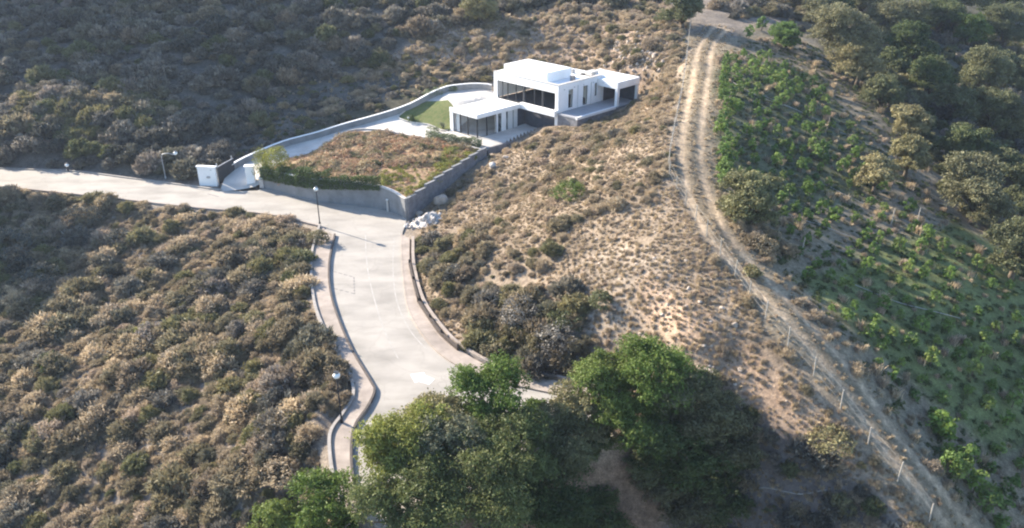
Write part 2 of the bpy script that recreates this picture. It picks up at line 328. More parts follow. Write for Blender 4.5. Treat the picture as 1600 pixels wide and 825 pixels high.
M = dict(
 earth=ground_mat(), road=mat('road_surface', (.335, .305, .265), .9, .10, .35, .01, 30),
 walk=mat('pavement_concrete', (.33, .275, .23), .9, .16, 1.2, .02, 12), kerb=mat('kerb_stone', (.30, .27, .24), .9, .2, 3),
 shadekerb=mat('kerb_shadow_dark', (.09, .075, .065), .9, .25, 3), paint=mat('road_paint', (.285, .262, .23), .85, .16, 1.6, col2=(.41, .385, .345)),
 darkpaint=mat('worn_marking', (.20, .18, .17), .8, .3, 6),
 white=mat('white_render', (.80, .79, .77), .85, .06, .6), paving=mat('pale_paving', (.50, .465, .42), .85, .09, .7, .006, 14),
 plaster=mat('grey_render', (.21, .21, .21), .9, .14, 1.2, .01, 8), block=mat('concrete_block', (.20, .195, .20), .95, .25, 2.5, .03, 6),
 glass=glass_mat(), dark=mat('dark_frame', (.03, .032, .036), .5, .2, 2), recess_shade=mat('painted_recess_shade', (.07, .07, .08), .8, .2, 2),
 curtain=mat('curtain', (.6, .6, .58), .9, .05, 2), lawn=mat('lawn', (.075, .11, .025), .95, .3, 2, .05, 20, col2=(.16, .155, .06)),
 bark=mat('bark', (.12, .095, .07), .95, .3, 6, .03, 14), palebark=mat('pale_bark', (.34, .30, .26), .9, .3, 6, .03, 14),
 rock=mat('pale_rock', (.40, .33, .265), .95, .3, 1.2, .12, 3), whiterock=mat('white_gravel', (.46, .42, .38), .95, .3, 3, .15, 4),
 metal=mat('galvanised_metal', (.38, .38, .38), .5, .15, 4, metal=.3), lampwhite=mat('lamp_glass', (.8, .8, .78), .4, .03, 3),
 wood=mat('weathered_post', (.38, .34, .29), .9, .2, 5), pipe=mat('pale_hose', (.33, .31, .28), .7, .2, 5),
 darkwood=mat('dark_edging', (.07, .055, .045), .9, .3, 5),
)
LM = dict(
 scrub=leaf_mat('scrub_leaf', [(.26,.205,.14),(.20,.175,.10),(.32,.25,.165),(.16,.15,.095),(.38,.30,.19),(.24,.19,.135),(.19,.18,.085),(.29,.24,.17)], .34),
 tan=leaf_mat('dry_grass_leaf', [(.46,.36,.24),(.37,.30,.21),(.51,.40,.26),(.34,.275,.20),(.44,.34,.25)], .35, .4),
 blue=leaf_mat('grey_scrub_leaf', [(.12,.115,.095),(.20,.18,.145),(.08,.08,.062),(.25,.22,.18),(.15,.14,.09),(.29,.24,.195)], spread=.6),
 olive=leaf_mat('olive_leaf', [(.19,.18,.075),(.25,.215,.105),(.15,.155,.07)]),
 green=leaf_mat('green_leaf', [(.10,.15,.03),(.13,.18,.04),(.085,.13,.03),(.15,.19,.045)], .35),
 avocado=leaf_mat('orchard_leaf', [(.12,.19,.04),(.18,.25,.065),(.09,.15,.04),(.24,.29,.08)], .4),
 herb=leaf_mat('low_herb_leaf', [(.06,.085,.028),(.08,.105,.035),(.11,.125,.05),(.13,.115,.065)], .3),
 oak=leaf_mat('oak_leaf', [(.12,.13,.06),(.16,.16,.075),(.10,.11,.05),(.20,.185,.10)], .28),
 yellow=leaf_mat('yellow_green_leaf', [(.27,.26,.055),(.20,.215,.05)], .35), twig=leaf_mat('twiggy_leaf', [(.17,.16,.10),(.15,.15,.085)], .25), green2=leaf_mat('mid_green_leaf', [(.12,.145,.045),(.10,.12,.04),(.15,.165,.055)], .3), ygreen=leaf_mat('fresh_leaf', [(.24,.25,.06),(.21,.225,.055)], .35), grey=leaf_mat('bare_twig_leaf', [(.24,.215,.18),(.20,.185,.145)], .2),
 rust=leaf_mat('rust_weed_leaf', [(.36,.20,.12),(.42,.29,.17),(.26,.17,.11),(.42,.34,.20),(.44,.29,.19),(.34,.28,.17),(.27,.22,.14),(.22,.19,.10)], .3),
 darkgrey=leaf_mat('dark_scrub_leaf', [(.085,.09,.075),(.10,.10,.085)], .2), hedge=leaf_mat('hedge_leaf', [(.07,.10,.03),(.085,.12,.035)], .3), palehedge=leaf_mat('pale_hedge_leaf', [(.19,.21,.12),(.15,.18,.09)], .3),
)
def add_wear(m, streak=False):
    """darker worn patches and cracks (ground) or rain streaks (walls) mixed into a material's own colour"""
    nt = m.node_tree; N = nt.nodes; K = nt.links; b = N['Principled BSDF']; src = b.inputs['Base Color'].links[0].from_socket
    g = N.new('ShaderNodeNewGeometry'); mp = N.new('ShaderNodeMapping'); K.new(g.outputs['Position'], mp.inputs[0]); mp.inputs['Scale'].default_value = (.8, .8, .3) if streak else (.16, .42, 1)
    n = N.new('ShaderNodeTexNoise'); n.inputs['Scale'].default_value = 1.4; n.inputs['Detail'].default_value = 7; K.new(mp.outputs[0], n.inputs['Vector'])
    r = N.new('ShaderNodeMapRange'); r.inputs[1].default_value = .42; r.inputs[2].default_value = .68; r.inputs[3].default_value = 1.04; r.inputs[4].default_value = .86 if streak else .80; K.new(n.outputs[0], r.inputs[0])
    v = N.new('ShaderNodeVectorMath'); v.operation = 'SCALE'; K.new(src, v.inputs[0]); K.new(r.outputs[0], v.inputs['Scale']); cur = v.outputs[0]
    if not streak:
        w = N.new('ShaderNodeTexNoise'); w.inputs['Scale'].default_value = .8; K.new(g.outputs['Position'], w.inputs['Vector']); ad = N.new('ShaderNodeVectorMath'); ad.operation = 'ADD'; K.new(g.outputs['Position'], ad.inputs[0]); K.new(w.outputs['Color'], ad.inputs[1])
        vo = N.new('ShaderNodeTexVoronoi'); vo.feature = 'DISTANCE_TO_EDGE'; vo.inputs['Scale'].default_value = .28; K.new(ad.outputs[0], vo.inputs['Vector'])
        r2 = N.new('ShaderNodeMapRange'); r2.inputs[1].default_value = 0; r2.inputs[2].default_value = .012; r2.inputs[3].default_value = .87; r2.inputs[4].default_value = 1; K.new(vo.outputs['Distance'], r2.inputs[0])
        v2 = N.new('ShaderNodeVectorMath'); v2.operation = 'SCALE'; K.new(cur, v2.inputs[0]); K.new(r2.outputs[0], v2.inputs['Scale']); cur = v2.outputs[0]
    K.new(cur, b.inputs['Base Color'])
add_wear(M['road']); add_wear(M['walk']); add_wear(M['paving']); add_wear(M['plaster'], True); add_wear(M['block'], True)

# ------------------------------------------------------------------ terrain sheet with its earth colours, shade painted into some zones
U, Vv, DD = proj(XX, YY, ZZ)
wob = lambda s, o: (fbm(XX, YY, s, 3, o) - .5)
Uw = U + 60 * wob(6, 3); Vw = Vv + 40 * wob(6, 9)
gcol = np.zeros(XX.shape + (3,)) + np.array([.20, .165, .13])
def paint(poly, c, w=1.0): k = inside(Uw, Vw, poly); gcol[k] = gcol[k] * (1 - w) + np.array(c) * w
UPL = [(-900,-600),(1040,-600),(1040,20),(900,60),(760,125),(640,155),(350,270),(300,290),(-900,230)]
paint(UPL, (.10, .09, .075))  # far slope, its shade deepened in the earth colour
SPUR = [(520,122),(600,100),(640,60),(780,20),(1040,0),(1075,40),(1060,170),(990,165),(960,110),(760,118),(640,120)]
paint(SPUR, (.27, .20, .145))
paint([(360,255),(450,205),(560,165),(640,128),(760,118),(770,132),(640,165),(400,260)], (.075, .068, .045))  # greenish bank, its shade painted into the earth colour
FLANK = [(640,345),(760,245),(870,195),(990,160),(1075,60),(1052,200),(1048,275),(1110,370),(1205,510),(1330,660),(1450,825),(1200,900),(1000,640),(900,600),(730,560),(650,470)]
paint(FLANK, (.235, .182, .13))
paint([(930,380),(1020,390),(1060,470),(1000,560),(900,540),(860,460)], (.285, .228, .172))
paint([(1000,430),(1200,560),(1290,700),(1230,700),(1120,560),(1000,500)], (.37, .25, .165), .7)
EAST = [(1075,60),(1300,30),(2600,-300),(2600,1400),(1480,900),(1330,660),(1205,510),(1110,370),(1060,275)]
paint(EAST, (.20, .165, .115))
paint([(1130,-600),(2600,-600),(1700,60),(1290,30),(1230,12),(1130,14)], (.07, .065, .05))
paint([(1130,100),(1260,110),(1400,260),(1330,330),(1210,330),(1120,280)], (.11, .11, .065))
paint([(1250,440),(1500,340),(1700,500),(1700,700),(1560,700),(1400,560)], (.13, .145, .06))
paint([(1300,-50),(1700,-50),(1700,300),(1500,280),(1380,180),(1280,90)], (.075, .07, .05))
paint([(700,640),(1150,600),(1250,700),(1300,900),(400,1000),(540,740)], (.20, .135, .095))
paint([(1080,700),(1160,620),(1260,700),(1420,800),(1440,1000),(1000,1000)], (.105, .09, .08))  # tree shade painted into the earth colour
mot = inside(Uw, Vw, FLANK) | inside(Uw, Vw, SPUR); gcol[mot] *= (.68 + .72 * fbm(XX, YY, 3.2, 4, 41))[mot][:, None]
for _ in range(3):
    gcol[1:-1, 1:-1] = (gcol[1:-1, 1:-1] * 2 + gcol[:-2, 1:-1] + gcol[2:, 1:-1] + gcol[1:-1, :-2] + gcol[1:-1, 2:]) / 6
rut = np.exp(-((dtr - .85) / .26) ** 2)[..., None]; bed_ = np.exp(-(dtr / 1.4) ** 4)[..., None]
gcol = gcol * (1 - .8 * bed_) + np.array([.17, .135, .09]) * .8 * bed_
gcol = gcol * (1 - rut) + np.array([.42, .32, .22]) * rut
nr = sstep(1.2, 0, np.minimum(np.abs(sdf(XX, YY, ROAD)), 9))[..., None]; gcol = gcol * (1 - .6 * nr) + np.array([.36, .30, .23]) * .6 * nr
ny, nx = XX.shape; idx = np.arange(ny * nx).reshape(ny, nx)
F = np.stack([idx[:-1, :-1], idx[:-1, 1:], idx[1:, 1:], idx[1:, :-1]], -1).reshape(-1, 4)
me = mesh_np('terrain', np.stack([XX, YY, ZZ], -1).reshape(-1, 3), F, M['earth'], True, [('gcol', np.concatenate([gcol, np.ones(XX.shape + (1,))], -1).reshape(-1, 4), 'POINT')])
tag(put(bpy.data.objects.new('terrain', me)), kind='structure')

# ------------------------------------------------------------------ road, pavements, markings, drive
st = lambda o: tag(o, kind='structure')
st(sheet('road', ROAD, lambda x, y: x * 0, M['road'], 2.5, .3))
def band(line_px, z, w, m, name, off=0, h=0, closed=False, world=False, n=5):
    """strip of width w along a pixel line on the plane z; with h a solid kerb"""
    p = [np.array(q[:2]) for q in line_px] if world else [P(u, v, z)[:2] for u, v in line_px]
    p = [q for q in smooth_line([(*q, 0) for q in p], n)] if n > 1 else [np.array((*q, 0)) for q in p]
    mb = MB(); vs = []; k = len(p)
    for i in range(k):
        d = p[min(i + 1, k - 1)] - p[max(i - 1, 0)]; d = d[:2] / (np.hypot(*d[:2]) + 1e-9); nn = np.array([-d[1], d[0]])
        for s in (off - w / 2, off + w / 2):
            q = p[i][:2] + nn * s; vs += [(*q, z + h)]
            if h: vs += [(*q, z - .25)]
    if h:
        fs = []
        for i in range(k - 1):
            a, b = i * 4, i * 4 + 4
            fs += [(a, a + 2, b + 2, b), (a + 1, a, b, b + 1), (a + 2, a + 3, b + 3, b + 2)]
        fs += [(0, 1, 3, 2), (k * 4 - 4, k * 4 - 2, k * 4 - 1, k * 4 - 3)]
    else: fs = [(i * 2, i * 2 + 2, i * 2 + 3, i * 2 + 1) for i in range(k - 1)]
    return mb.add(vs, fs).build(name, m)
st(sheet('pavement', WALKL, lambda x, y: x * 0 + .2, M['walk'], 1.2, .4))
st(sheet('pavement', WALKR, lambda x, y: x * 0 + .12, M['walk'], 1.2, .3))
st(band(KERB_L, 0, .16, M['shadekerb'], 'kerb', .02, .235))  # dark colour holds the shadow this raised edge casts on the road
st(band(WALK_L, 0.2, .22, M['kerb'], 'kerb', .05, .16))
st(band(KERB_R[:7], 0, .12, M['walk'], 'kerb', 0, .13))
st(band(WALK_R, 0.12, .28, M['walk'], 'kerb', .34, .22))
st(band(ROAD_UP[:6], 0, .25, M['kerb'], 'kerb', .12, .12))
st(band(ROAD_LO, 0, .22, M['walk'], 'kerb', -.1, .07))
st(band([(571,362),(572,395),(576,430),(587,475),(602,520),(622,560)], .005, .11, M['paint'], 'road_marking'))
st(band([(616,372),(614,420),(620,470),(640,515),(672,552)], .005, .09, M['paint'], 'road_marking'))
# dark broken outline of the parking bay
bay = [P(521,424,.006)[:2], P(553,433,.006)[:2], P(554,459,.006)[:2], P(520,450,.006)[:2]]
mb = MB()
for a, b in ((0, 1), (1, 2), (2, 3)):
    a, b = bay[a], bay[b]; d = b - a; Ln = np.hypot(*d); d = d / Ln; nn = np.array([-d[1], d[0]]) * .06; t = 0
    while t < Ln:
        q0 = a + d * t; q1 = a + d * min(Ln, t + .42); mb.add([(*(q0 - nn), .006), (*(q1 - nn), .006), (*(q1 + nn), .006), (*(q0 + nn), .006)], [(0, 1, 2, 3)]); t += .62
st(mb.build('road_marking', M['darkpaint']))
# bright white arrow on the carriageway
A0 = P(655, 590, .006); mb = MB()
sh = [(-.85, .05), (-.1, .75), (.2, .5), (1.1, .4), (1.15, -.4), (.3, -.45), (.1, -.7)]
c_, s_ = math.cos(-.5), math.sin(-.5)
mb.add([(A0[0] + x * c_ - y * s_, A0[1] + x * s_ + y * c_, .006) for x, y in sh][::-1], [tuple(range(len(sh)))])
st(mb.build('road_marking', mat('fresh_paint', (.42, .39, .35), .7, .1, 3, col2=(.66, .64, .61))))
mb = MB(); q = P(333, 305, .004); mb.box((q[0], q[1], .003), (1.9, .16, .012), -.55); st(mb.build('drain_grate', M['darkpaint']))
# the estate's paving sheet, the planted bed and the lawn
st(sheet('driveway', [p for p in ESTATE], lambda x, y: EZ(x, y) - sstep(.0, -.5, sdf(x, y, BED)) * .25 - sstep(.0, -.4, sdf(x, y, GARDEN)) * .25, M['paving'], .7))
bedm = ground_mat('bed_earth', 'none'); 
bedm = mat('bed_earth', (.22, .12, .07), .95, .3, 1.2, .1, 6, col2=(.33, .24, .13))
st(sheet('planting_bed', BED, lambda x, y: EZ(x, y) + .02, bedm, .8))
st(sheet('lawn', GARDEN, lambda x, y: EZ(x, y) + .03, M['lawn'], .6))

# ------------------------------------------------------------------ walls
def wall_line(mb, pts, zb, zt, th, mi=0):
    """solid wall along world points; zb/zt lists of foot and top heights"""
    k = len(pts); vs = []
    for i in range(k):
        d = np.array(pts[min(i + 1, k - 1)][:2]) - np.array(pts[max(i - 1, 0)][:2]); d = d / (np.hypot(*d) + 1e-9); nn = np.array([-d[1], d[0]]) * th / 2
        q = np.array(pts[i][:2]); vs += [(*(q - nn), zb[i]), (*(q + nn), zb[i]), (*(q + nn), zt[i]), (*(q - nn), zt[i])]
    fs = []
    for i in range(k - 1):
        a, b = 4 * i, 4 * i + 4
        fs += [(a + 1, a, b, b + 1), (a + 2, a + 1, b + 1, b + 2), (a + 3, a + 2, b + 2, b + 3), (a, a + 3, b + 3, b)]
    fs += [(0, 1, 2, 3), (4 * k - 1, 4 * k - 2, 4 * k - 3, 4 * k - 4)]
    return mb.add(vs, fs, mi)
# front retaining wall (render grey, pale coping), stepping block wall, drive wall, terrace wall
root = empty('retaining_wall', (float(FRONT_W[0][0]), float(FRONT_W[0][1]), 0), 'long grey retaining wall curving along the road below the rust coloured weeds', 'retaining wall')
def par(o, r): o.parent = r; o.matrix_parent_inverse = Matrix.Translation(-Vector(r.location)); return o
n = len(FRONT_W); tops = [2.35 + .45 * math.sin(math.pi * min(1, i / (n - 1) * 1.15)) - .1 * (i / n) for i in range(n)]
mb = MB(); wall_line(mb, FRONT_W, [-.4] * n, tops, .3); par(mb.build('wall', M['plaster']), root)
mb = MB(); wall_line(mb, FRONT_W, [t + .002 for t in tops], [t + .09 for t in tops], .38); par(mb.build('coping', M['paving']), root)
root = empty('stepped_wall', (float(CORN[0]), float(CORN[1]), 0), 'grey concrete block wall climbing in steps beside the dry hillside', 'block wall')
N_ST = 9; mb = MB(); mc = MB(); d = (STEPTOP - CORN)
for i in range(N_ST):
    a = CORN + d * (i / N_ST) + (d / np.hypot(*d) * .16 if i == 0 else 0); b = CORN + d * ((i + 1) / N_ST); zt = [2.3, 2.55, 2.9, 3.15, 3.35, 3.55, 3.75, 3.95, 4.1][i]
    wall_line(mb, [a, b], [-.4, -.4], [zt, zt], .3); wall_line(mc, [a, b], [zt + .002] * 2, [zt + .06] * 2, .33)
par(mb.build('wall', M['block']), root); par(mc.build('coping', M['plaster']), root)
root = empty('drive_wall', tuple(map(float, WALL_OUT_S[0])), 'low white capped boundary wall following the outer side of the driveway', 'boundary wall')
k = len(WALL_OUT_S); zz = [float(EZ(q[0], q[1])) for q in WALL_OUT_S]
mb = MB(); wall_line(mb, WALL_OUT_S, [z - 2.5 for z in zz], [z + .75 for z in zz], .18); par(mb.build('wall', M['plaster']), root)
mb = MB(); wall_line(mb, WALL_OUT_S, [z + .752 for z in zz], [z + .84 for z in zz], .28); par(mb.build('coping', M['white']), root)
root = empty('terrace_wall', (*L(2.4, -9.8), 3.0), 'dark block wall holding up the lower terrace of the white villa', 'retaining wall')
mb = MB(); wall_line(mb, [np.array(L(2.4, 0.2)), np.array(L(2.4, -9.9)), ], [1.5, 1.2], [3.66, 3.66], .28); par(mb.build('wall', M['block']), root)
# kerb wall between the bed and the terrace
pts = smooth_line([P(*q) for q in BEDPX[1:]], 4); zz = [float(EZ(q[0], q[1])) for q in pts]
mb = MB(); wall_line(mb, pts, [z - .4 for z in zz], [z + .22 for z in zz], .2)
tag(mb.build('edging_wall', M['paving']), 'pale low kerb wall between the driveway paving and the weedy bed', 'low wall')
pts = smooth_line([np.array([*p, 0]) for p in GARDEN[6:] + GARDEN[:2]], 3); zz = [float(EZ(q[0], q[1])) for q in pts]
mb = MB(); wall_line(mb, pts, [z - .4 for z in zz], [z + .16 for z in zz], .16)
tag(mb.build('edging_wall', M['paving']), 'thin pale kerb round the green lawn beside the driveway', 'low wall')

# gate: two white pillars, a dark sliding gate between
p0 = P(326, 290, 0); root = empty('gate_pillar', (float(p0[0]), float(p0[1]), 0), 'wide white rendered gate wall with a small dark oval plate', 'gate pillar')
mb = MB(); w = 2.2; mb.box((p0[0], p0[1] + .2, 1.0), (w, .35, 2.5), -.12); par(mb.build('wall', M['white'], bevel=.02), root)
mb = MB(); mb.box((p0[0], p0[1] + .2, 2.31), (w + .24, .5, .11), -.12); par(mb.build('cap', M['white'], bevel=.015), root)
mb = MB(); q = (p0[0] + .15, p0[1] - .005, 1.05); vs = [(q[0] + .26 * math.cos(t), q[1] + j, q[2] + .15 * math.sin(t)) for j in (0, -.04) for t in [2 * math.pi * i / 14 for i in range(14)]]
mb.add(vs, [tuple(range(14)), tuple(range(14, 28))[::-1]] + [(i, 14 + i, 14 + (i + 1) % 14, (i + 1) % 14) for i in range(14)]); par(mb.build('plate', M['metal']), root)
mb = MB(); mb.box((p0[0] + .75, p0[1] - .03, 1.95), (.5, .05, .12)); par(mb.build('letter_slot', M['metal']), root)
p1 = P(394, 290, 0); root = empty('gate_pillar', (float(p1[0]), float(p1[1]), 0), 'narrow white gate pillar with flat cap beside the leafy hedge', 'gate pillar')
mb = MB(); mb.box((p1[0], p1[1], 1.15), (.95, .6, 2.5), .1); par(mb.build('post', M['white'], bevel=.02), root)
mb = MB(); mb.box((p1[0] + .02, p1[1], 2.46), (1.25, .85, .11), .1); par(mb.build('cap', M['white'], bevel=.015), root)
p2 = P(410, 293, 0); root = empty('meter_box', (float(p2[0]), float(p2[1]), 0), 'small upright grey white service cabinet standing against the shaded wall by the gate', 'cabinet')
mb = MB(); mb.box((p2[0] + .1, p2[1] - .35, .7), (.5, .3, 1.2)); par(mb.build('body', M['metal'], bevel=.02), root)
mb = MB(); mb.box((p2[0] + .1, p2[1] - .35, 1.33), (.6, .4, .06)); par(mb.build('lid', M['white']), root)
a = np.array([p0[0] + 1.25, p0[1] + .25]); root = empty('sliding_gate', (float(a[0]), float(a[1]), 0), 'dark metal driveway gate slid open behind the wide white gate wall', 'gate')
q2 = np.array([a[0] + .9, a[1] + 3.2]); mb = MB(); wall_line(mb, [a, q2], [.1, .25], [2.15, 2.2], .06); par(mb.build('gate_leaf', M['dark']), root)
mb = MB(); wall_line(mb, [a, q2], [2.16, 2.21], [2.24, 2.29], .1); par(mb.build('gate_frame', M['metal']), root)
for i in range(2):
    t = a + (q2 - a) * (i * .9 + .05); mb = MB(); mb.box((t[0] - .1, t[1], 1.3), (.12, .12, 2.6)); par(mb.build('guide_post', M['metal']), root)

# ------------------------------------------------------------------ the villa
HO = (HB[0], HB[1], 3.6)
villa = empty('villa', HO, 'white flat roofed modern villa with a glazed upper storey and carport on the hillside', 'house')
def vp(mb, name, m, parent=None, label=None, bevel=0):
    o = mb.build(name, m, bevel=bevel); par(o, villa)
    if parent is not None: o.parent = parent; o.matrix_parent_inverse = Matrix.Identity(4); o.matrix_parent_inverse = (Matrix.Translation(Vector(HO)) ).inverted()
    if label: o['label'] = label
    return o
UF = 6.5; TOP = 9.9; GH = 8.85
mb = MB()   # upper storey: pier at the front corner, pier at the far end, back and side walls, facade
mb.lbox(-.0, .55, .0, .45, 3.4, TOP)                       # front corner pier runs down to the lower terrace
mb.lbox(10.85, 11.5, 0, .45, 3.4, TOP)
mb.lbox(.55, 10.85, .0, .5, GH + .002, TOP)                 # fascia over the glazing
mb.lbox(11.1, 11.5, .45, 8.4, UF, TOP); mb.lbox(0, 11.5, 8.4, 8.8, UF, TOP)
# shaded right facade with window openings
ops = [(1.9, 2.75, 6.75, 9.05), (4.7, 5.6, 6.6, 9.05), (7.0, 7.45, 7.4, 9.05)]
bprev = .45
for (b0, b1, z0, z1) in ops:
    mb.lbox(0, .35, bprev, b0, UF, TOP); mb.lbox(0, .35, b0, b1, UF, z0); mb.lbox(0, .35, b0, b1, z1, TOP); bprev = b1
mb.lbox(0, .35, bprev, 8.3, UF, TOP)
wall = vp(mb, 'wall', M['white'], bevel=.02)
mb = MB(); mb.lbox(.36, 11.09, .52, 8.39, 9.45, 9.62); roof = vp(mb, 'roof', M['white'])
mb = MB(); mb.lbox(1.2, 3.4, 8.82, 12.2, UF, 9.5); mb.lbox(3.0, 3.4, 8.4, 12.2, 9.5, 9.6); vp(mb, 'annex_wall', M['white'])
mb = MB(); mb.lbox(-3.35, 3.4, 7.45, 12.0, 9.2, 9.62); mb.lbox(-3.35, -3.1, 7.45, 12.0, 8.72, 9.198); mb.lbox(-3.098, .3, 7.45, 7.7, 8.72, 9.198); cr = vp(mb, 'carport_roof', M['white'], bevel=.02)
mb = MB(); mb.lbox(-3.3, -2.9, 7.5, 7.95, UF - .1, 8.718); vp(mb, 'column', M['white'], bevel=.02)
mb = MB(); mb.lbox(-3.3, -2.95, 11.6, 11.95, UF - .1, 8.718); vp(mb, 'column', M['white'], bevel=.02)
mb = MB(); mb.lbox(.02, 1.1, 8.5, 11.9, UF, 9.19); mb.lbox(-2.9, .0, 11.7, 11.9, UF, 9.19); vp(mb, 'carport_recess', M['recess_shade'])  # shade of the carport opening painted as dark faces
for (b0, b1, z0, z1) in ops:
    mb = MB(); t = .07
    mb.lbox(.10, .18, b0, b0 + t, z0, z1); mb.lbox(.10, .18, b1 - t, b1, z0, z1); mb.lbox(.10, .18, b0 + t, b1 - t, z1 - t, z1); mb.lbox(.10, .18, b0 + t, b1 - t, z0, z0 + t)
    f = vp(mb, 'window', M['dark']); mb = MB(); mb.lbox(.20, .23, b0, b1, z0, z1); vp(mb, 'pane', M['glass'], f)
# long glazing of the upper storey with mullions
gz0, gz1 = UF + .08, GH
edges = [.55, 2.6, 4.2, 5.9, 7.5, 9.0, 10.0, 10.85]
for i in range(len(edges) - 1):
    a0, a1 = edges[i], edges[i + 1]; t = .055; mb = MB()
    mb.lbox(a0, a0 + t, .12, .2, gz0, gz1); mb.lbox(a1 - t, a1, .12, .2, gz0, gz1); mb.lbox(a0 + t, a1 - t, .12, .2, gz1 - t, gz1); mb.lbox(a0 + t, a1 - t, .12, .2, gz0, gz0 + t)
    f = vp(mb, 'window', M['dark']); mb = MB(); mb.lbox(a0 + .01, a1 - .01, .23, .26, gz0, gz1); vp(mb, 'pane', M['glass'], f)
for a0 in (2.5, 5.8):
    mb = MB(); mb.lbox(a0, a0 + .32, -.02, .10, gz0, gz1); vp(mb, 'pillar', M['dark'])
mb = MB(); mb.lbox(-.05, .4, -.05, 8.35, TOP + .002, TOP + .06); mb.lbox(.402, 11.55, -.05, .4, TOP + .002, TOP + .06); vp(mb, 'coping', M['paving'])
for b_ in (3.6, 6.2): mb = MB(); mb.tube([(*L(-.07, b_), UF), (*L(-.07, b_), TOP - .5)], .05, 8); vp(mb, 'downpipe', M['curtain'])
for a_, b_ in ((4.0, 7.2), (8.6, 7.0)): mb = MB(); mb.lbox(a_, a_ + .9, b_, b_ + .5, 9.63, 10.15); vp(mb, 'air_unit', M['metal'], bevel=.02)
for b_ in (1.0, 2.9, 4.7, 6.6): mb = MB(); mb.lbox(-.03, -.005, b_, b_ + .14, 9.2, 9.28); vp(mb, 'scupper', M['dark'])
# stair box on the roof
mb = MB(); mb.lbox(2.9, 10.6, 1.0, 5.6, 9.62, 10.84); sb = vp(mb, 'stair_box', M['white'], bevel=.02)
mb = MB(); mb.lbox(2.82, 10.68, .92, 5.68, 10.842, 10.92); vp(mb, 'roof', M['white'], sb)
mb = MB(); mb.lbox(5.4, 6.1, .93, .99, 9.95, 10.45); vp(mb, 'vent', M['metal'], sb)
# chimney, rooftop unit, vent pipe
mb = MB(); mb.lbox(1.2, 1.7, 4.0, 4.5, 9.62, 10.25); ch = vp(mb, 'chimney', M['block'], label='small dark chimney on the white roof'); mb = MB(); mb.lbox(1.1, 1.8, 3.9, 4.6, 10.252, 10.34); vp(mb, 'cap', M['dark'], ch)
mb = MB(); mb.lbox(1.1, 2.2, 7.6, 9.0, 9.63, 10.2); ru = vp(mb, 'rooftop_unit', M['paving'], bevel=.03); mb = MB(); mb.lbox(1.0, 2.3, 7.5, 9.1, 10.202, 10.3); vp(mb, 'lid', M['white'], ru)
# lower pavilion and terrace slab
mb = MB(); mb.prism([L(6, 0), L(6, -8.15), L(11.2, -8.15), L(11.2, .0)], 6.12, 6.5)
pr = vp(mb, 'pavilion_roof', M['white'], bevel=.015)
mb = MB(); mb.lbox(6.0, 6.2, -8.13, -.6, 6.5, 6.68); mb.lbox(6.2, 11.2, -8.13, -7.93, 6.5, 6.68); vp(mb, 'parapet', M['white'])
mb = MB(); mb.lbox(.1, 6.2, -.55, -.01, 6.05, 6.78); vp(mb, 'balcony_edge', M['white'], bevel=.01)
mb = MB(); mb.lbox(10.6, 11.2, -8.1, -7.7, 3.4, 6.118); mb.lbox(10.9, 11.2, -7.7, 0, 3.4, 6.118); vp(mb, 'pavilion_wall', M['white'], bevel=.02)
fr = MB(); 
def pavwin(a0, a1, b0, b1):
    mb = MB(); t = .07; z0, z1 = 3.62, 6.11
    along_a = abs(a1 - a0) > abs(b1 - b0)
    if along_a:
        bb = (b0, b0 + .07)
        mb.lbox(a0, a0 + t, *bb, z0, z1); mb.lbox(a1 - t, a1, *bb, z0, z1); mb.lbox(a0 + t, a1 - t, *bb, z1 - t, z1); mb.lbox(a0 + t, a1 - t, *bb, z0, z0 + t)
        f = vp(mb, 'window', M['dark']); mb = MB(); mb.lbox(a0 + .01, a1 - .01, b0 + .09, b0 + .12, z0, z1)
    else:
        aa = (a0, a0 + .07)
        mb.lbox(*aa, b0, b0 + t, z0, z1); mb.lbox(*aa, b1 - t, b1, z0, z1); mb.lbox(*aa, b0 + t, b1 - t, z1 - t, z1); mb.lbox(*aa, b0 + t, b1 - t, z0, z0 + t)
        f = vp(mb, 'window', M['dark']); mb = MB(); mb.lbox(a0 + .09, a0 + .12, b0 + .01, b1 - .01, z0, z1)
    vp(mb, 'pane', M['glass'], f)
for a0, a1 in ((6.25, 7.9), (7.95, 9.3), (9.35, 10.58)): pavwin(a0, a1, -8.0, -8.0)
mb = MB(); mb.lbox(9.7, 10.3, -7.8, -7.78, 3.65, 6.0); vp(mb, 'curtain', M['curtain'])
for b0, b1 in ((-7.95, -6.4), (-6.35, -4.75)): pavwin(6.15, 6.15, b0, b1)
for b0, b1, m_, nm in ((-4.7, -4.4, 'white', 'pillar'), (-4.4, -3.75, 'glass', 'glass_door'), (-3.75, -2.95, 'white', 'pillar'), (-2.95, -2.6, 'glass', 'glass_door'), (-2.6, -1.75, 'curtain', 'pillar'), (-1.75, -1.55, 'glass', 'glass_door'), (-1.55, -.9, 'curtain', 'pillar')):
    mb = MB(); mb.lbox(6.2 if m_ != 'glass' else 6.3, 6.45, b0 + .003, b1 - .003, 3.6, 6.118); vp(mb, nm, M[m_])
mb = MB(); mb.lbox(.56, 6.4, .55, .8, 3.4, 6.4); mb.lbox(6.2, 6.45, -.9, .5, 3.4, 6.1); mb.lbox(.56, 10.84, .3, 8.3, 6.41, 6.49); vp(mb, 'recessed_wall', M['recess_shade'])  # dark colour stands in for the shade under the slab
mb = MB(); mb.lbox(0, 11, .85, 8.7, 2.5, 6.4); vp(mb, 'lower_storey', M['white'])
mb = MB(); mb.lbox(2.5, 11.1, -9.7, .6, 3.2, 3.66); vp(mb, 'terrace', M['paving'])
mb = MB(); mb.lbox(-3.3, -.02, -.15, 12.4, 6.3, 6.48); vp(mb, 'upper_terrace', mat('paving_shade_tint', (.33, .33, .34), .9, .1, 1))  # darker copy of the paving, facade shade put into its colour
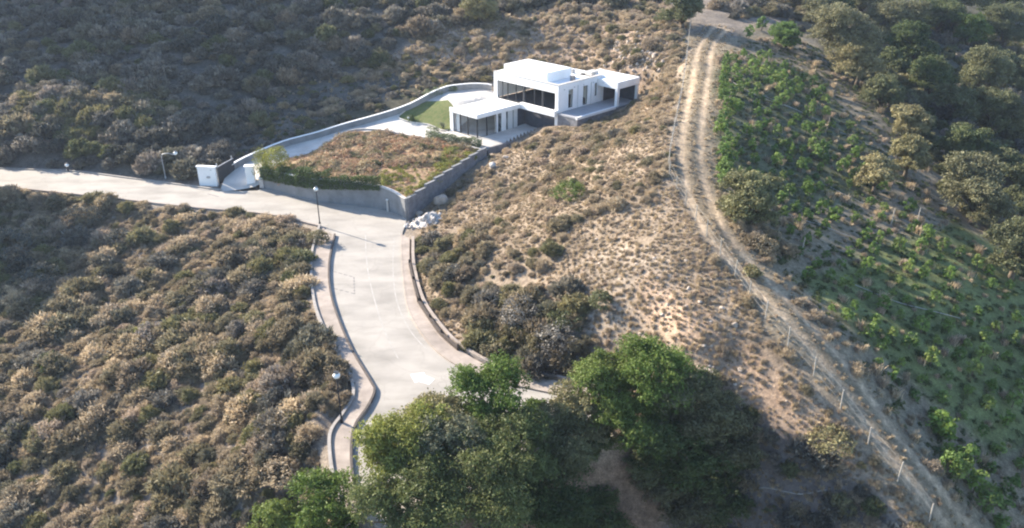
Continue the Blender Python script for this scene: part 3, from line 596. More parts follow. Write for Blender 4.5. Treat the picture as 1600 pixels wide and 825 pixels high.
mb = MB(); mb.lbox(-3.25, -.04, -.1, 12.3, 4.6, 6.298); vp(mb, 'terrace_base', M['block'])
mb = MB(); mb.lbox(-3.4, -3.15, -.3, 7.2, 6.3, 6.62); vp(mb, 'terrace_kerb', M['white'])

# ------------------------------------------------------------------ street lamps and small objects along the road
def lamp_at(x, y, z, h, label, group=None, arm=False, cat='street lamp'):
    r = empty('street_lamp', (float(x), float(y), float(z)), label, cat, group)
    mb = MB(); mb.tube([(x, y, z), (x, y, z + .35), (x, y, z + .36), (x, y, z + h)], [.11, .11, .06, .05], 8); par(mb.build('pole', M['dark' if not arm else 'metal']), r)
    if arm:
        mb = MB(); pts = [(x + .9 * (1 - math.cos(t)) , y, z + h + .35 * math.sin(t)) for t in [i * math.pi / 12 for i in range(7)]] + [(x + 1.75, y, z + h + .1)]
        mb.tube(pts, .05, 8); par(mb.build('arm', M['metal']), r); hx = x + 1.75; hz = z + h + .35
    else: hx, hz = x, z + h + .16
    mb = MB(); k = 10; prof = [(.08, -.2), (.2, -.12), (.25, .05), (.14, .18), (.03, .24)]
    vs = [(hx + r_ * math.cos(2 * math.pi * i / k), y + r_ * math.sin(2 * math.pi * i / k), hz + z_) for r_, z_ in prof for i in range(k)]
    fs = [(j * k + i, j * k + (i + 1) % k, (j + 1) * k + (i + 1) % k, (j + 1) * k + i) for j in range(4) for i in range(k)] + [tuple(range(k))[::-1], tuple(range(4 * k, 5 * k))]
    mb.add(vs, fs); par(mb.build('lantern', M['lampwhite'], smooth=True), r)
    mb = MB(); mb.box((hx, y, hz + .27), (.3, .3, .05)); par(mb.build('lantern_cap', M['dark']), r)
q = P(500, 352, .1); lamp_at(q[0], q[1], .1, 3.85, 'dark street lamp with white globe at the road bend opposite the gate')
q = P(534, 660, .2); lamp_at(q[0], q[1], .2, 3.55, 'slender dark street lamp on the narrow pavement beside the lower road bend')
q = G(259, 279); lamp_at(q[0], q[1], q[2] - .1, 2.9, 'grey lamp post with a curved arm at the edge of the shaded scrub', arm=True)
q = P(107, 268, 0); lamp_at(q[0], q[1], .1, .55, 'short pale bollard light on the upper edge of the left road', cat='bollard')
q = P(606, 329, .1); r = empty('marker_post', tuple(map(float, q)), 'pale upright marker post standing in front of the grey retaining wall', 'post')
mb = MB(); mb.box((q[0], q[1], .65), (.2, .2, 1.4)); par(mb.build('post', M['paving'], bevel=.02), r); mb = MB(); mb.box((q[0], q[1], 1.38), (.25, .25, .06)); par(mb.build('cap', M['white']), r)
# dark timber edging along the inner side of the right pavement
for px, lab in (([(640,414),(646,440),(654,472)], 'upper dark edging board beside the right pavement'), ([(655,474),(672,500),(690,524),(716,547)], 'longer lower dark edging board beside the right pavement'), ([(775,570),(820,580),(868,589)], 'dark edging board behind the kerb near the big green trees')):
    pts = smooth_line([np.array([*P(u, v, .12)[:2], 0]) for u, v in px], 4); k = len(pts)
    r = empty('edging_board', (float(pts[0][0]), float(pts[0][1]), .1), lab, 'edging')
    mb = MB(); wall_line(mb, pts, [.0] * k, [.42] * k, .2); par(mb.build('board', M['darkwood']), r)
    for i in range(0, k, 4): mb = MB(); mb.box((pts[i][0], pts[i][1], .35), (.14, .14, .7)); par(mb.build('stake', M['darkwood']), r)

# crest fence
FPX_ = [(1078,45),(1074,80),(1068,130),(1058,180),(1047,240),(1044,275),(1062,308),(1105,372),(1150,436),(1205,512),(1245,560),(1300,624),(1345,682),(1400,752),(1446,812),(1490,870)]
fp = smooth_line([G(*q) for q in FPX_], 6); acc = [fp[0]]; 
for q in fp[1:]:
    while np.hypot(*(q[:2] - acc[-1][:2])) > 2.4: d = q[:2] - acc[-1][:2]; p_ = acc[-1][:2] + d / np.hypot(*d) * 2.4; acc.append(np.array([*p_, 0]))
fr_ = empty('wire_fence', (float(acc[0][0]), float(acc[0][1]), float(gz(*acc[0][:2])[0])), 'thin wire fence on pale posts running down the crest beside the dirt track', 'fence')
tops = []
for q in acc:
    z = float(gz(q[0], q[1])[0]); h = 1.45 + rng.uniform(-.12, .1); lx, ly = rng.uniform(-.08, .08, 2)
    mb = MB(); mb.tube([(q[0], q[1], z - .2), (q[0] + lx, q[1] + ly, z + h)], .04, 6); par(mb.build('fence_post', M['wood']), fr_); tops.append((q[0], q[1], z, h))
for k_, fz in enumerate((.3, .62, .95)):
    mb = MB(); mb.tube([(x, y, z + h * fz) for x, y, z, h in tops], .007, 4); par(mb.build('wire', M['wood']), fr_)

# white heap at the foot of the stepped wall, pale boulders
def rock_mesh(name, r, m, seed, flat=.7, sub=3):
    import bmesh
    bm = bmesh.new(); bmesh.ops.create_icosphere(bm, subdivisions=sub, radius=1); g = np.random.default_rng(seed)
    pl = [(Vector(g.normal(size=3)).normalized(), g.uniform(.62, .95)) for _ in range(14)]
    for v in bm.verts:
        c = v.co.normalized(); s = 1
        for nrm, dd in pl:
            t = c.dot(nrm)
            if t * s > dd: s = dd / t
        v.co = Vector((c.x * s * r[0], c.y * s * r[1], c.z * s * r[2] * flat)) * (1 + .05 * math.sin(9 * c.x + 7 * c.y + seed))
    me_ = bpy.data.meshes.new(name); bm.to_mesh(me_); bm.free(); me_.materials.append(m); return me_
def rock(u, v, r, m, label, name='boulder', seed=1, group=None, cat='boulder'):
    q = G(u, v); o = put(bpy.data.objects.new(name, rock_mesh(name, r, m, seed))); o.location = (q[0], q[1], q[2] + r[2] * .25); o.rotation_euler.z = seed; return tag(o, label, cat, group)
q = G(666, 352)
n_ = 26; vs = []; fs = []
for j in range(n_):
    for i in range(n_):
        x = (i / (n_ - 1) - .5) * 2; y = (j / (n_ - 1) - .5) * 2; rr = math.hypot(x, y); wx, wy = q[0] + x * 2.4, q[1] + .9 + y * 1.7
        vs.append((wx, wy, float(gz(wx, wy)[0]) - .12 + 1.0 * max(0, 1 - rr) ** 1.1 * (1 + .9 * (float(vnoise(wx, wy, .5)) - .5))))
fs = [(j * n_ + i, j * n_ + i + 1, (j + 1) * n_ + i + 1, (j + 1) * n_ + i) for j in range(n_ - 1) for i in range(n_ - 1)]
mb = MB(); mb.add(vs, fs); tag(mb.build('gravel_heap', M['whiterock'], smooth=True), 'bright white heap of gravel spilled at the foot of the block wall corner', 'heap')
rb_ = [rock_mesh('rubble', (1, .8, .8), M['whiterock'], s_, 1, 2) for s_ in range(41, 46)]
for i in range(34):
    a_ = rng.uniform(0, 6.28); r_ = rng.random() ** .7; wx, wy = q[0] + math.cos(a_) * r_ * 2.5, q[1] + .9 + math.sin(a_) * r_ * 1.8
    o = put(bpy.data.objects.new('rubble_stone', rb_[i % 5])); s_ = rng.uniform(.12, .36); o.location = (wx, wy, float(gz(wx, wy)[0]) + .9 * max(0, 1 - r_) ** 1.1); o.scale = (s_, s_, s_); o.rotation_euler = tuple(rng.uniform(0, 3, 3))
    tag(o, 'pale rubble stone lying on the white heap below the wall corner', 'stone', 'stones of the white rubble heap')
rock(688, 318, (.9, .8, 1.2), M['rock'], 'tall pale boulder standing just behind the white gravel heap', seed=3)
rock(655, 335, (.5, .45, .5), M['rock'], 'small grey boulder between the gravel heap and wall corner', seed=4)
rock(770, 262, (.55, .5, .7), M['whiterock'], 'small white boulder near the top of the stepped wall', seed=5)
rock(1098, 588, (.8, .7, .6), M['rock'], 'pale pink grey boulder above the bright green tree', seed=6)
rock(790, 248, (.4, .4, .4), M['rock'], 'small pale stone just below the villa terrace wall', seed=9)
# fractured pale outcrop behind the carport
rk = [rock_mesh('rock', (1, .8, 1), M['rock'], s_, 1, 2) for s_ in range(11, 17)]
for i in range(90):
    u = rng.normal(988, 21); v = rng.normal(84, 17); q = G(u, v); o = put(bpy.data.objects.new('outcrop_rock', rk[i % 6])); s_ = rng.uniform(.15, .42)
    o.location = (q[0], q[1], q[2] + .05); o.scale = (s_ * rng.uniform(.8, 1.6), s_, s_ * rng.uniform(.6, 1.2)); o.rotation_euler = tuple(rng.uniform(-.5, .5, 2)) + (rng.uniform(0, 6),)
    tag(o, 'jagged pale rock in the sunlit outcrop behind the villa carport', 'rock', 'rocks of the pale outcrop behind the carport')
# stones scattered on the bare hillside
for i in range(110):
    u = rng.uniform(880, 1230); v = rng.uniform(330, 700)
    if not inside(u, v, [(880,330),(1040,330),(1280,690),(1180,690),(1080,560),(900,520)]): continue
    q = G(u, v); o = put(bpy.data.objects.new('hillside_stone', rk[i % 6])); s_ = rng.uniform(.10, .28); o.location = (q[0], q[1], q[2]); o.scale = (s_, s_, s_ * .7); o.rotation_euler = (0, 0, rng.uniform(0, 6))
    tag(o, 'small pale stone lying on the bare tan hillside left of the fence', 'stone', 'stones on the bare hillside')
# irrigation hoses on the orchard slope
for i, (pl, lab) in enumerate([([(1130,17),(1165,13),(1200,19)], 'pale hose line at the top of the orchard by the track'), ([(1190,150),(1270,185),(1350,225),(1400,245)], 'pale irrigation hose crossing the upper orchard rows'), ([(1290,290),(1370,330),(1450,362)], 'pale irrigation hose below the three round trees in the orchard'), ([(1215,330),(1270,350),(1330,372)], 'short pale hose just right of the dense grey green bush'), ([(1330,445),(1420,480),(1500,500)], 'pale irrigation hose in the middle lower orchard'), ([(1160,770),(1200,768),(1250,775),(1290,770)], 'thin pale line lying in the deep tree shade'),([(1130,120),(1180,150),(1250,175)],'thin pale hose near the plants beside the upper track')]):
    pts = [G(*q) for q in pl]; pts = smooth_line(pts, 6); pts = [(p[0], p[1], float(gz(p[0], p[1])[0]) + .09) for p in pts]
    mb = MB(); mb.tube(pts, .03, 6); tag(mb.build('irrigation_hose', M['pipe']), lab, 'hose')
for i, (u, v, lab) in enumerate([(1392,352,'thin pale stake between the lower round tree and orchard rows'),(1432,350,'thin pale stake in the shaded orchard right of its twin'),(1252,400,'thin pale stake at the left edge of the orchard')]):
    q = G(u, v); mb = MB(); mb.tube([q - [0, 0, .1], q + [0.05, 0, 1.6]], [.05, .035], 6); tag(mb.build('stake', M['wood']), lab, 'stake')
for (u, v, lab) in [(12,22,'left one of two tiny white boxes on the far shaded slope'),(21,22,'right one of two tiny white boxes on the far shaded slope'),(113,134,'small pale box half hidden in the dark scrub at left')]:
    q = G(u, v); r = empty('white_box', tuple(map(float, q)), lab, 'box')
    mb = MB(); mb.box((q[0], q[1], q[2] + .35), (.5, .45, .8)); par(mb.build('body', M['white'], bevel=.02), r); mb = MB(); mb.box((q[0], q[1], q[2] + .79), (.6, .55, .07)); par(mb.build('lid', M['metal']), r)

# ------------------------------------------------------------------ foliage builders (many leaf sized faces)
def leaf_blades(c, dirn, size, g, wid=.16, jit=.55):
    """narrow blades that point outward from the plant"""
    n = len(c); t = dirn + g.normal(size=(n, 3)) * jit; t /= np.linalg.norm(t, axis=1, keepdims=True) + 1e-9
    b = np.cross(t, g.normal(size=(n, 3))); b /= np.linalg.norm(b, axis=1, keepdims=True) + 1e-9; s = (size * g.uniform(.6, 1.5, n))[:, None]
    V = np.stack([c - t * s * .45, c - b * s * wid, c + t * s * .6, c + b * s * wid], 1).reshape(-1, 3)
    return V, np.arange(n * 4).reshape(n, 4)
def leaf_quads(c, out, size, g, bias=.6):
    n = len(c); nr = g.normal(size=(n, 3)); nr /= np.linalg.norm(nr, axis=1, keepdims=True) + 1e-9; nr = nr * (1 - bias) + out * bias + [0, 0, .15]
    nr /= np.linalg.norm(nr, axis=1, keepdims=True) + 1e-9; t = np.cross(nr, g.normal(size=(n, 3))); t /= np.linalg.norm(t, axis=1, keepdims=True) + 1e-9; b = np.cross(nr, t)
    s = (size * g.uniform(.6, 1.35, n))[:, None]; V = np.stack([c - t * s * .5, c - b * s * .3, c + t * s * .5, c + b * s * .3], 1).reshape(-1, 3)
    return V, np.arange(n * 4).reshape(n, 4)
def foliage(name, rad, ncl, per, clr, size, m, seed, low=-.3, shell=.55, spiky=0, ctr=(0, 0, 0), lobes=5, feather=0):
    g = np.random.default_rng(seed); d = g.normal(size=(ncl * 3, 3)); d /= np.linalg.norm(d, axis=1, keepdims=True); d = d[d[:, 2] > low][:ncl]
    lb = g.normal(size=(lobes, 3)); lb /= np.linalg.norm(lb, axis=1, keepdims=True); lump = 1 + .22 * np.max(np.clip(d @ lb.T, 0, 1) ** 4, axis=1) - .12 * g.random(len(d))
    r = (shell + (1 - shell) * g.random(len(d)) ** .5) * lump; cc = d * r[:, None] * np.array(rad)
    n = len(d); off = g.normal(size=(n, per, 3)); off /= np.linalg.norm(off, axis=2, keepdims=True); off *= (g.random((n, per, 1)) ** .4) * clr * g.uniform(.6, 1.3, (n, 1, 1)); off[..., 2] *= .7
    c = (cc[:, None] + off).reshape(-1, 3); out = off.reshape(-1, 3) / (np.linalg.norm(off.reshape(-1, 3), axis=1, keepdims=True) + 1e-9)
    if spiky: out = np.cross(out, [0, 0, 1.0]) ; out /= np.linalg.norm(out, axis=1, keepdims=True) + 1e-9
    if feather:
        dn = c / (np.array(rad) ** 1.5) + [0, 0, .5]; dn /= np.linalg.norm(dn, axis=1, keepdims=True) + 1e-9; V, F = leaf_blades(c, dn, size * feather, g)
    else: V, F = leaf_quads(c, out, size, g)
    tint = np.clip(np.repeat(g.random(n), per) * .65 + g.random(n * per) * .35, 0, 1)
    return mesh_np(name, V + np.array(ctr), F, m, False, [('tint', tint, 'FACE')])
def crown_mesh(name, r, flat, m, seed, size, dens, cz, nl=9):
    """crown of several uneven boughs with gaps between them"""
    g = np.random.default_rng(seed); Vs = []; T = []
    for b_ in range(nl):
        a = b_ * 2.4 + g.uniform(-.4, .4); rr = r * (0 if b_ == 0 else g.uniform(.38, .72)); br = r * g.uniform(.30, .50) * (1.15 if b_ == 0 else 1)
        zc = cz + r * flat * (g.uniform(.25, .75) if b_ % 3 == 0 else g.uniform(-.55, .35)); c0 = np.array([math.cos(a) * rr, math.sin(a) * rr, zc])
        ncl = int(20 * dens * (br / .9) ** 1.5) + 10; d = g.normal(size=(ncl, 3)); d /= np.linalg.norm(d, axis=1, keepdims=True); d[:, 2] = np.where(d[:, 2] < -.35, -d[:, 2], d[:, 2])
        cc = c0 + d * (g.uniform(.35, 1.08, (ncl, 1))) * br * np.array([1.1, 1.1, .8]); per = 30; off = g.normal(size=(ncl, per, 3)); off /= np.linalg.norm(off, axis=2, keepdims=True)
        off *= g.random((ncl, per, 1)) ** .5 * (.17 * br + .16) * g.uniform(.6, 1.5, (ncl, 1, 1)); off[..., 2] *= .6; c = (cc[:, None] + off).reshape(-1, 3); out = off.reshape(-1, 3); out = out / (np.linalg.norm(out, axis=1, keepdims=True) + 1e-9)
        V, F = leaf_quads(c, out, size, g, .5); Vs.append(V); T.append(np.clip(g.uniform(0, .35) + np.repeat(g.random(ncl), per) * .4 + g.random(ncl * per) * .3, 0, 1))
    V = np.concatenate(Vs); F = np.arange(len(V)).reshape(-1, 4); return mesh_np(name, V, F, m, False, [('tint', np.concatenate(T), 'FACE')])
def grass_tuft(name, m, seed, n=110, h=.8, r=.45, w=.035):
    g = np.random.default_rng(seed); b = g.normal(size=(n, 2)) * r * .45; a = g.uniform(0, 6.28, n); lean = g.uniform(.05, .6, n); hh = h * g.uniform(.5, 1.1, n)
    d = np.stack([np.cos(a), np.sin(a)], 1); s = np.stack([-d[:, 1], d[:, 0]], 1) * w; z0 = np.zeros((n, 1)) - .03
    p0 = np.c_[b - s, z0]; p1 = np.c_[b + s, z0]; m_ = b + d * (lean * hh * .4)[:, None]; t = b + d * (lean * hh)[:, None]
    p2 = np.c_[m_ + s * .8, hh * .6]; p3 = np.c_[m_ - s * .8, hh * .6]; p4 = np.c_[t, hh * .95]
    V = np.stack([p0, p1, p2, p3, p4, p4 + [.02, .02, 0]], 1).reshape(-1, 3); k = np.arange(n)[:, None] * 6
    F = np.concatenate([k + [0, 1, 2, 3], k + [3, 2, 4, 5]], 0); tint = np.tile(g.random(n), 2)
    return mesh_np(name, V, F, m, False, [('tint', tint, 'FACE')])
def scrub_mesh(seed, m, rad=(1, 1, .85), ncl=95, per=24, size=.125, clr=.24): return foliage('dry_shrub', rad, ncl, per + 6, clr * 1.25, size, m, seed, low=-.12, shell=.35, ctr=(0, 0, .12), feather=1.9)
PR = {}
PR['scrub'] = [scrub_mesh(100 + i, LM['scrub'], (1, 1 + .2 * (i % 3 - 1), .8 + .12 * (i % 3))) for i in range(6)]
PR['scrubrough'] = [scrub_mesh(120 + i, LM['scrub'], (1, .9, .65), 48, 24, .13, .3) for i in range(3)]
PR['blue'] = [scrub_mesh(140 + i, LM['blue'], (1, 1.1, .9), 100, 24, .125, .23) for i in range(4)]
PR['olive'] = [scrub_mesh(160 + i, LM['olive'], (1, 1, .85), 95, 24, .125, .24) for i in range(3)]
PR['tan'] = [scrub_mesh(180 + i, LM['tan'], (1, 1, .7), 60, 24, .12, .3) for i in range(4)]
PR['tuft'] = [grass_tuft('dry_grass', LM['tan'], 200 + i) for i in range(3)]
PR['avocado'] = [foliage('orchard_plant', (.55, .55, .75), 26, 16, .26, .21, LM['avocado'], 220 + i, low=-.6, shell=.35, ctr=(0, 0, .75)) for i in range(5)]
PR['herb'] = [foliage('herb', (.6, .6, .25), 22, 12, .2, .15, LM['herb'], 240 + i, low=-.1, shell=.3) for i in range(3)]
PR['rust'] = [foliage('weed', (.55, .55, .5), 26, 13, .2, .12, LM['rust'], 260 + i, low=-.1, shell=.3) for i in range(4)]
PR['yellow'] = [foliage('weed', (.6, .6, .55), 28, 14, .22, .13, LM['yellow'], 280 + i, low=-.1, shell=.3) for i in range(2)]
PR['darkshrub'] = [scrub_mesh(300 + i, LM['oak'], (1, 1, .9), 100, 24, .13, .24) for i in range(3)]

# ------------------------------------------------------------------ scatter plan
def jitter_grid(x0, x1, y0, y1, s):
    gx, gy = np.meshgrid(np.arange(x0, x1, s), np.arange(y0, y1, s)); gx = gx.ravel(); gy = gy.ravel()
    return gx + rng.uniform(-.5, .5, len(gx)) * s * .95, gy + rng.uniform(-.5, .5, len(gx)) * s * .95
items = []     # (kind, x, y, z, scale)
FL = None
BARE = [(870,330),(1035,320),(1120,430),(1300,690),(1200,700),(1060,560),(880,520),(840,430)]
def clear_of(x, y, m=.5):
    ok = (sdf(x, y, ROAD) > m) & (sdf(x, y, WALKL) > m) & (sdf(x, y, WALKR) > m * .6) & (sdf(x, y, ESTATE) > m)
    h = [L(-3.6, -.5), L(-3.6, 12.7), L(9, 12.7), L(12, 9), L(12, -9), L(2.2, -9.9), L(2.2, -.5)]
    lp = P(534, 660, .2); ok &= np.hypot(x - lp[0], y - lp[1] + .8) > 1.9
    return ok & (sdf(x, y, h) > m * .9)
def scatter(region, s, kinds, weights, smin, smax, dens=1.0, world=None, clump=0, margin=.5, track=1.7, o=0, pw=1.6, grow=1.0, patch=False):
    wx = world or (-110, 110, 28, 150)
    x, y = jitter_grid(*wx, s); z = gz(x, y); u, v, D = proj(x, y, z)
    k = inside(u + 26 * (vnoise(x, y, 3, 5) - .5), v + 20 * (vnoise(x, y, 3, 8) - .5), region) & clear_of(x, y, margin) & (segdist(x, y, TRACK, False) > track)
    if clump: k &= fbm(x, y, clump, 3, o) > (1 - dens) * .55 + .2
    else: k &= rng.random(len(x)) < dens
    k &= (u > -260) & (u < 1860) & (v < 960)
    if FL is not None and region is FL and 'scrub' in kinds: k &= ~(inside(u, v, BARE) & (fbm(x, y, 6, 3, 33) > .42))
    x, y, z = x[k], y[k], z[k]; kk = rng.choice(len(kinds), len(x), p=np.array(weights) / sum(weights)); sc = smin + (smax - smin) * rng.random(len(x)) ** pw
    n1 = fbm(x, y, 11, 3, 21); n2 = vnoise(x, y, 5, 27)
    for i in range(len(x)):
        kd = kinds[kk[i]]; sz = sc[i] * grow
        if patch and kd in ('scrub', 'scrubrough', 'blue', 'olive'):
            if n1[i] > .53 and rng.random() < .62: kd = 'tan' if rng.random() < .6 else 'scrubrough'; sz *= .75
            elif n1[i] < .42 and rng.random() < .5: kd = 'olive' if rng.random() < .4 else 'blue'; sz *= 1.1
        if patch: sz *= .7 + .65 * n2[i]
        items.append([kd, x[i], y[i], z[i], sz])
LS = [(-400,284),(0,296),(150,310),(300,327),(420,340),(496,362),(482,400),(486,472),(510,540),(540,590),(546,618),(530,640),(510,675),(508,715),(520,770),(530,960),(-400,960)]
scatter(LS, 1.05, ['scrub', 'scrubrough', 'blue', 'olive', 'tan'], [8, 4, 1.6, 1.4, 2.4], .38, 1.35, .86, pw=2.4, patch=True)
scatter(LS, .5, ['tuft', 'scrubrough', 'tan'], [6, 1.5, 1.5], .3, .65, .8)
UPS = [(-400,-600),(1040,-600),(1040,0),(780,20),(640,60),(600,100),(520,112),(430,150),(400,200),(350,262),(300,283),(200,270),(0,257),(-400,250)]
scatter(UPS, 1.9, ['blue', 'scrub', 'darkshrub'], [8, 1.2, 1.0], .7, 2.0, .9, margin=.9)
scatter([(30,150),(230,138),(290,165),(230,215),(60,235),(20,210)], 1.3, ['olive', 'tan', 'scrub'], [3, 1, 1], .9, 1.7, .8, world=(-70, -30, 96, 112))
scatter([(1085,-300),(1320,-300),(1300,45),(1240,45),(1200,28),(1150,30),(1125,10)], 1.7, ['blue', 'scrub', 'herb'], [4, 3, 1], .6, 1.5, .85)
scatter(SPUR, 1.15, ['tan', 'scrub', 'scrubrough', 'olive', 'tuft'], [4, 1.5, 2, .5, 3], .35, 1.0, .75, margin=.7)
scatter(SPUR, .55, ['tuft'], [1], .3, .6, .8, margin=.6)
scatter([(350,258),(450,200),(560,163),(640,128),(760,118),(770,130),(640,160),(470,206),(360,262)], 1.3, ['blue', 'olive', 'rust'], [3, 2, .6], .4, .95, .6, margin=.8)
FL = [(645,352),(690,300),(770,248),(870,195),(990,158),(1030,60),(1075,60),(1052,200),(1046,275),(1105,368),(1200,508),(1330,660),(1450,825),(1200,960),(1100,800),(1000,640),(905,598),(770,568),(720,545),(690,515),(658,470),(642,410)]
scatter(FL, .9, ['tan', 'scrubrough', 'scrub', 'tuft'], [4, 3, .8, 3], .2, .6, .55, clump=5, margin=.5, track=1.8)
scatter([(645,352),(700,300),(870,200),(1040,170),(1040,290),(900,360),(800,470),(680,470)], 1.25, ['scrub', 'tan', 'scrubrough'], [2, 4, 5], .3, .85, .5, clump=6, margin=.5, track=1.8, patch=True)
scatter([(660,370),(760,360),(740,440),(700,480),(655,430)], 1.3, ['scrub', 'blue', 'olive'], [3, 1, .6], .6, 1.1, .7, world=(-14, 2, 55, 80))
scatter([(720,470),(800,450),(900,465),(910,520),(905,590),(800,568),(735,545)], 1.25, ['blue', 'scrub', 'scrubrough', 'olive'], [1.5, 5, 2, 1], .8, 1.45, .9, world=(-8, 12, 46, 68))
scatter(FL, .34, ['tuft'], [1], .16, .42, .9, clump=3, o=31, track=1.5)
scatter([(1145,600),(1290,700),(1440,830),(1100,960),(1000,720)], 1.1, ['blue', 'darkshrub', 'tuft'], [4, 2, 1], .4, 1.0, .8, world=(4, 40, 28, 55))
EA = [(1110,90),(1190,60),(1280,70),(1400,180),(1480,330),(1600,450),(1900,600),(1900,960),(1540,960),(1480,760),(1330,560),(1210,420),(1120,300)]
scatter(EA, .75, ['herb', 'tuft', 'herb'], [4, 1.4, 2], .35, .95, .8, track=1.6)
scatter([(1120,95),(1270,100),(1400,260),(1340,330),(1200,330),(1120,280)], .75, ['herb'], [1], .3, .7, .5, track=1.9, world=(15, 60, 60, 125))
scatter([(1260,-100),(2000,-300),(2000,500),(1600,430),(1480,300),(1400,180),(1290,80)], 2.0, ['darkshrub', 'blue', 'olive', 'herb'], [4, 2.5, 1, 1], .6, 1.8, .8)
tx, ty = jitter_grid(8, 40, 28, 130, .35); tk = segdist(tx, ty, TRACK, False); tk = (tk < .38) | ((tk > 1.3) & (tk < 2.3)); tk &= rng.random(len(tx)) < .6
for xx, yy, zz_ in zip(tx[tk], ty[tk], gz(tx[tk], ty[tk])): items.append(['tuft', xx, yy, float(zz_), rng.uniform(.12, .3)])
scatter([(1095,300),(1130,300),(1260,480),(1400,640),(1530,825),(1500,825),(1370,640),(1230,480)], .7, ['tuft', 'tan'], [4, 1], .3, .6, .75, track=1.25)
scatter([(1120,300),(1210,330),(1230,400),(1190,400),(1130,350)], 1.0, ['tan', 'scrub', 'olive'], [2, 2, 1], .4, .9, .7, world=(14, 40, 55, 80), track=1.6)
scatter([(600,640),(1150,600),(1250,740),(1250,960),(400,960),(470,780),(560,730)], 1.3, ['herb', 'scrubrough', 'blue', 'tuft'], [2, 2, 2, 1], .5, 1.0, .7, world=(-22, 26, 26, 52), margin=.8)
scatter([(380,240),(430,140),(520,112),(620,124),(770,120),(770,132),(640,158),(480,200),(400,235)], .8, ['blue', 'scrub', 'tuft', 'olive', 'herb'], [1.5, 1, 5, 1.5, 5], .3, .75, .8, margin=.7)
scatter([(530,106),(770,108),(775,124),(620,124),(530,126)], 1.0, ['tan', 'scrubrough', 'olive'], [5, 2, 1], .5, 1.0, .9, margin=.6)
scatter([(478,168),(560,146),(606,138),(612,150),(560,166),(490,182)], .7, ['rust', 'tan', 'yellow', 'tuft'], [3, 3, 1, 2], .5, .9, .85, margin=.6)
# planted bed of rust coloured weeds
x, y = jitter_grid(-36, -2, 78, 106, .5); k = sdf(x, y, BED) < -.3; x, y = x[k], y[k]; u, v, _ = proj(x, y, EZ(x, y))
yel = inside(u, v, [(600,262),(660,262),(690,280),(640,312),(590,296)]) | inside(u, v, [(700,232),(760,238),(700,275),(680,262)])
for xx, yy, f, uu, vv in zip(x, y, yel, u, v):
    if rng.random() < .10 + .5 * (float(vnoise(xx, yy, 1.6, 14)) < .3): continue
    big = 1.12 if inside(uu, vv, [(480,225),(560,205),(600,215),(560,250),(490,250)]) else 1
    kd = 'yellow' if f and rng.random() < .55 else ('olive' if rng.random() < .07 else 'rust')
    items.append([kd, xx, yy, float(EZ(xx, yy)), (.35 + 1.5 * float(vnoise(xx, yy, 2.2, 4)) * rng.uniform(.6, 1.3)) * .78 * big * (.45 if kd == 'olive' else 1)])
x, y = jitter_grid(-20, -4, 96, 108, .5); k = sdf(x, y, GARDEN) < -.2; gardenpts = list(zip(x[k], y[k]))

# ---- shrubs that show largest become things of their own; the remainder is one mass
def place(me_, x, y, z, s, name, rz=None, sz=None):
    o = put(bpy.data.objects.new(name, me_)); o.location = (float(x), float(y), float(z)); o.scale = (s, s, s if sz is None else sz); o.rotation_euler.z = rng.uniform(0, 6.28) if rz is None else rz; return o
scr = [it for it in items if it[0] in ('scrub', 'scrubrough', 'blue', 'olive', 'tan', 'darkshrub')]
def vis(it):
    u, v, D = proj(it[1], it[2], it[3]); return (it[4] * FPX / D) if (-10 < u < 1610 and -10 < v < 835) else 0
scr.sort(key=vis, reverse=True); big = scr[:270]; bigid = {id(i) for i in big}
TONE = {'scrub': 'brown grey', 'scrubrough': 'ragged brown', 'blue': 'dull grey', 'olive': 'olive', 'tan': 'straw coloured', 'darkshrub': 'dark green'}
def area(u, v):
    if inside(u, v, LS): return 'on the slope left of the road'
    if inside(u, v, FL): return 'on the dry hillside between road and fence'
    if inside(u, v, UPS): return 'on the shaded slope beyond the left road'
    if inside(u, v, SPUR): return 'on the sunlit spur behind the villa'
    if u > 1100: return 'on the slope right of the dirt track'
    return 'under the big trees at the bottom' if v > 560 else 'in the hollow behind the driveway wall'
for it in big:
    k, x, y, z, s = it; me_ = PR[k][rng.integers(len(PR[k]))]; o = place(me_, x, y, z - .05, s, 'dry_shrub'); u, v, D = proj(x, y, z); ar = area(u, v)
    szw = 'large' if s > 1.25 else ('middling' if s > .9 else 'small')
    if ar == 'on the slope left of the road':
        ar = 'just below the left road' if v < 385 else ('close to the left pavement' if u > 420 and v < 640 else ('low down beside the bottom tree group' if u > 330 and v >= 640 else ('in the bottom left corner' if v > 640 and u < 330 else ('at the left edge of the lower slope' if u < 160 else 'in the middle of the slope left of the road'))))
    elif ar == 'on the shaded slope beyond the left road':
        ar = ('just above the left road' if v > 205 else ('high up the shaded far slope' if v < 60 else 'halfway up the shaded far slope')) + (' towards the left edge' if u < 250 else ' towards the villa')
    elif ar == 'on the dry hillside between road and fence':
        ar = 'on the dry hillside ' + ('near the road bend' if u < 920 and v > 430 else ('below the villa' if v < 330 else ('beside the fence' if u > 1050 else 'in its middle')))
    tag(o, szw + ' ' + TONE[k] + ' rounded shrub ' + ar, 'shrub', TONE[k] + ' shrubs ' + ar)
rest = [it for it in items if id(it) not in bigid]

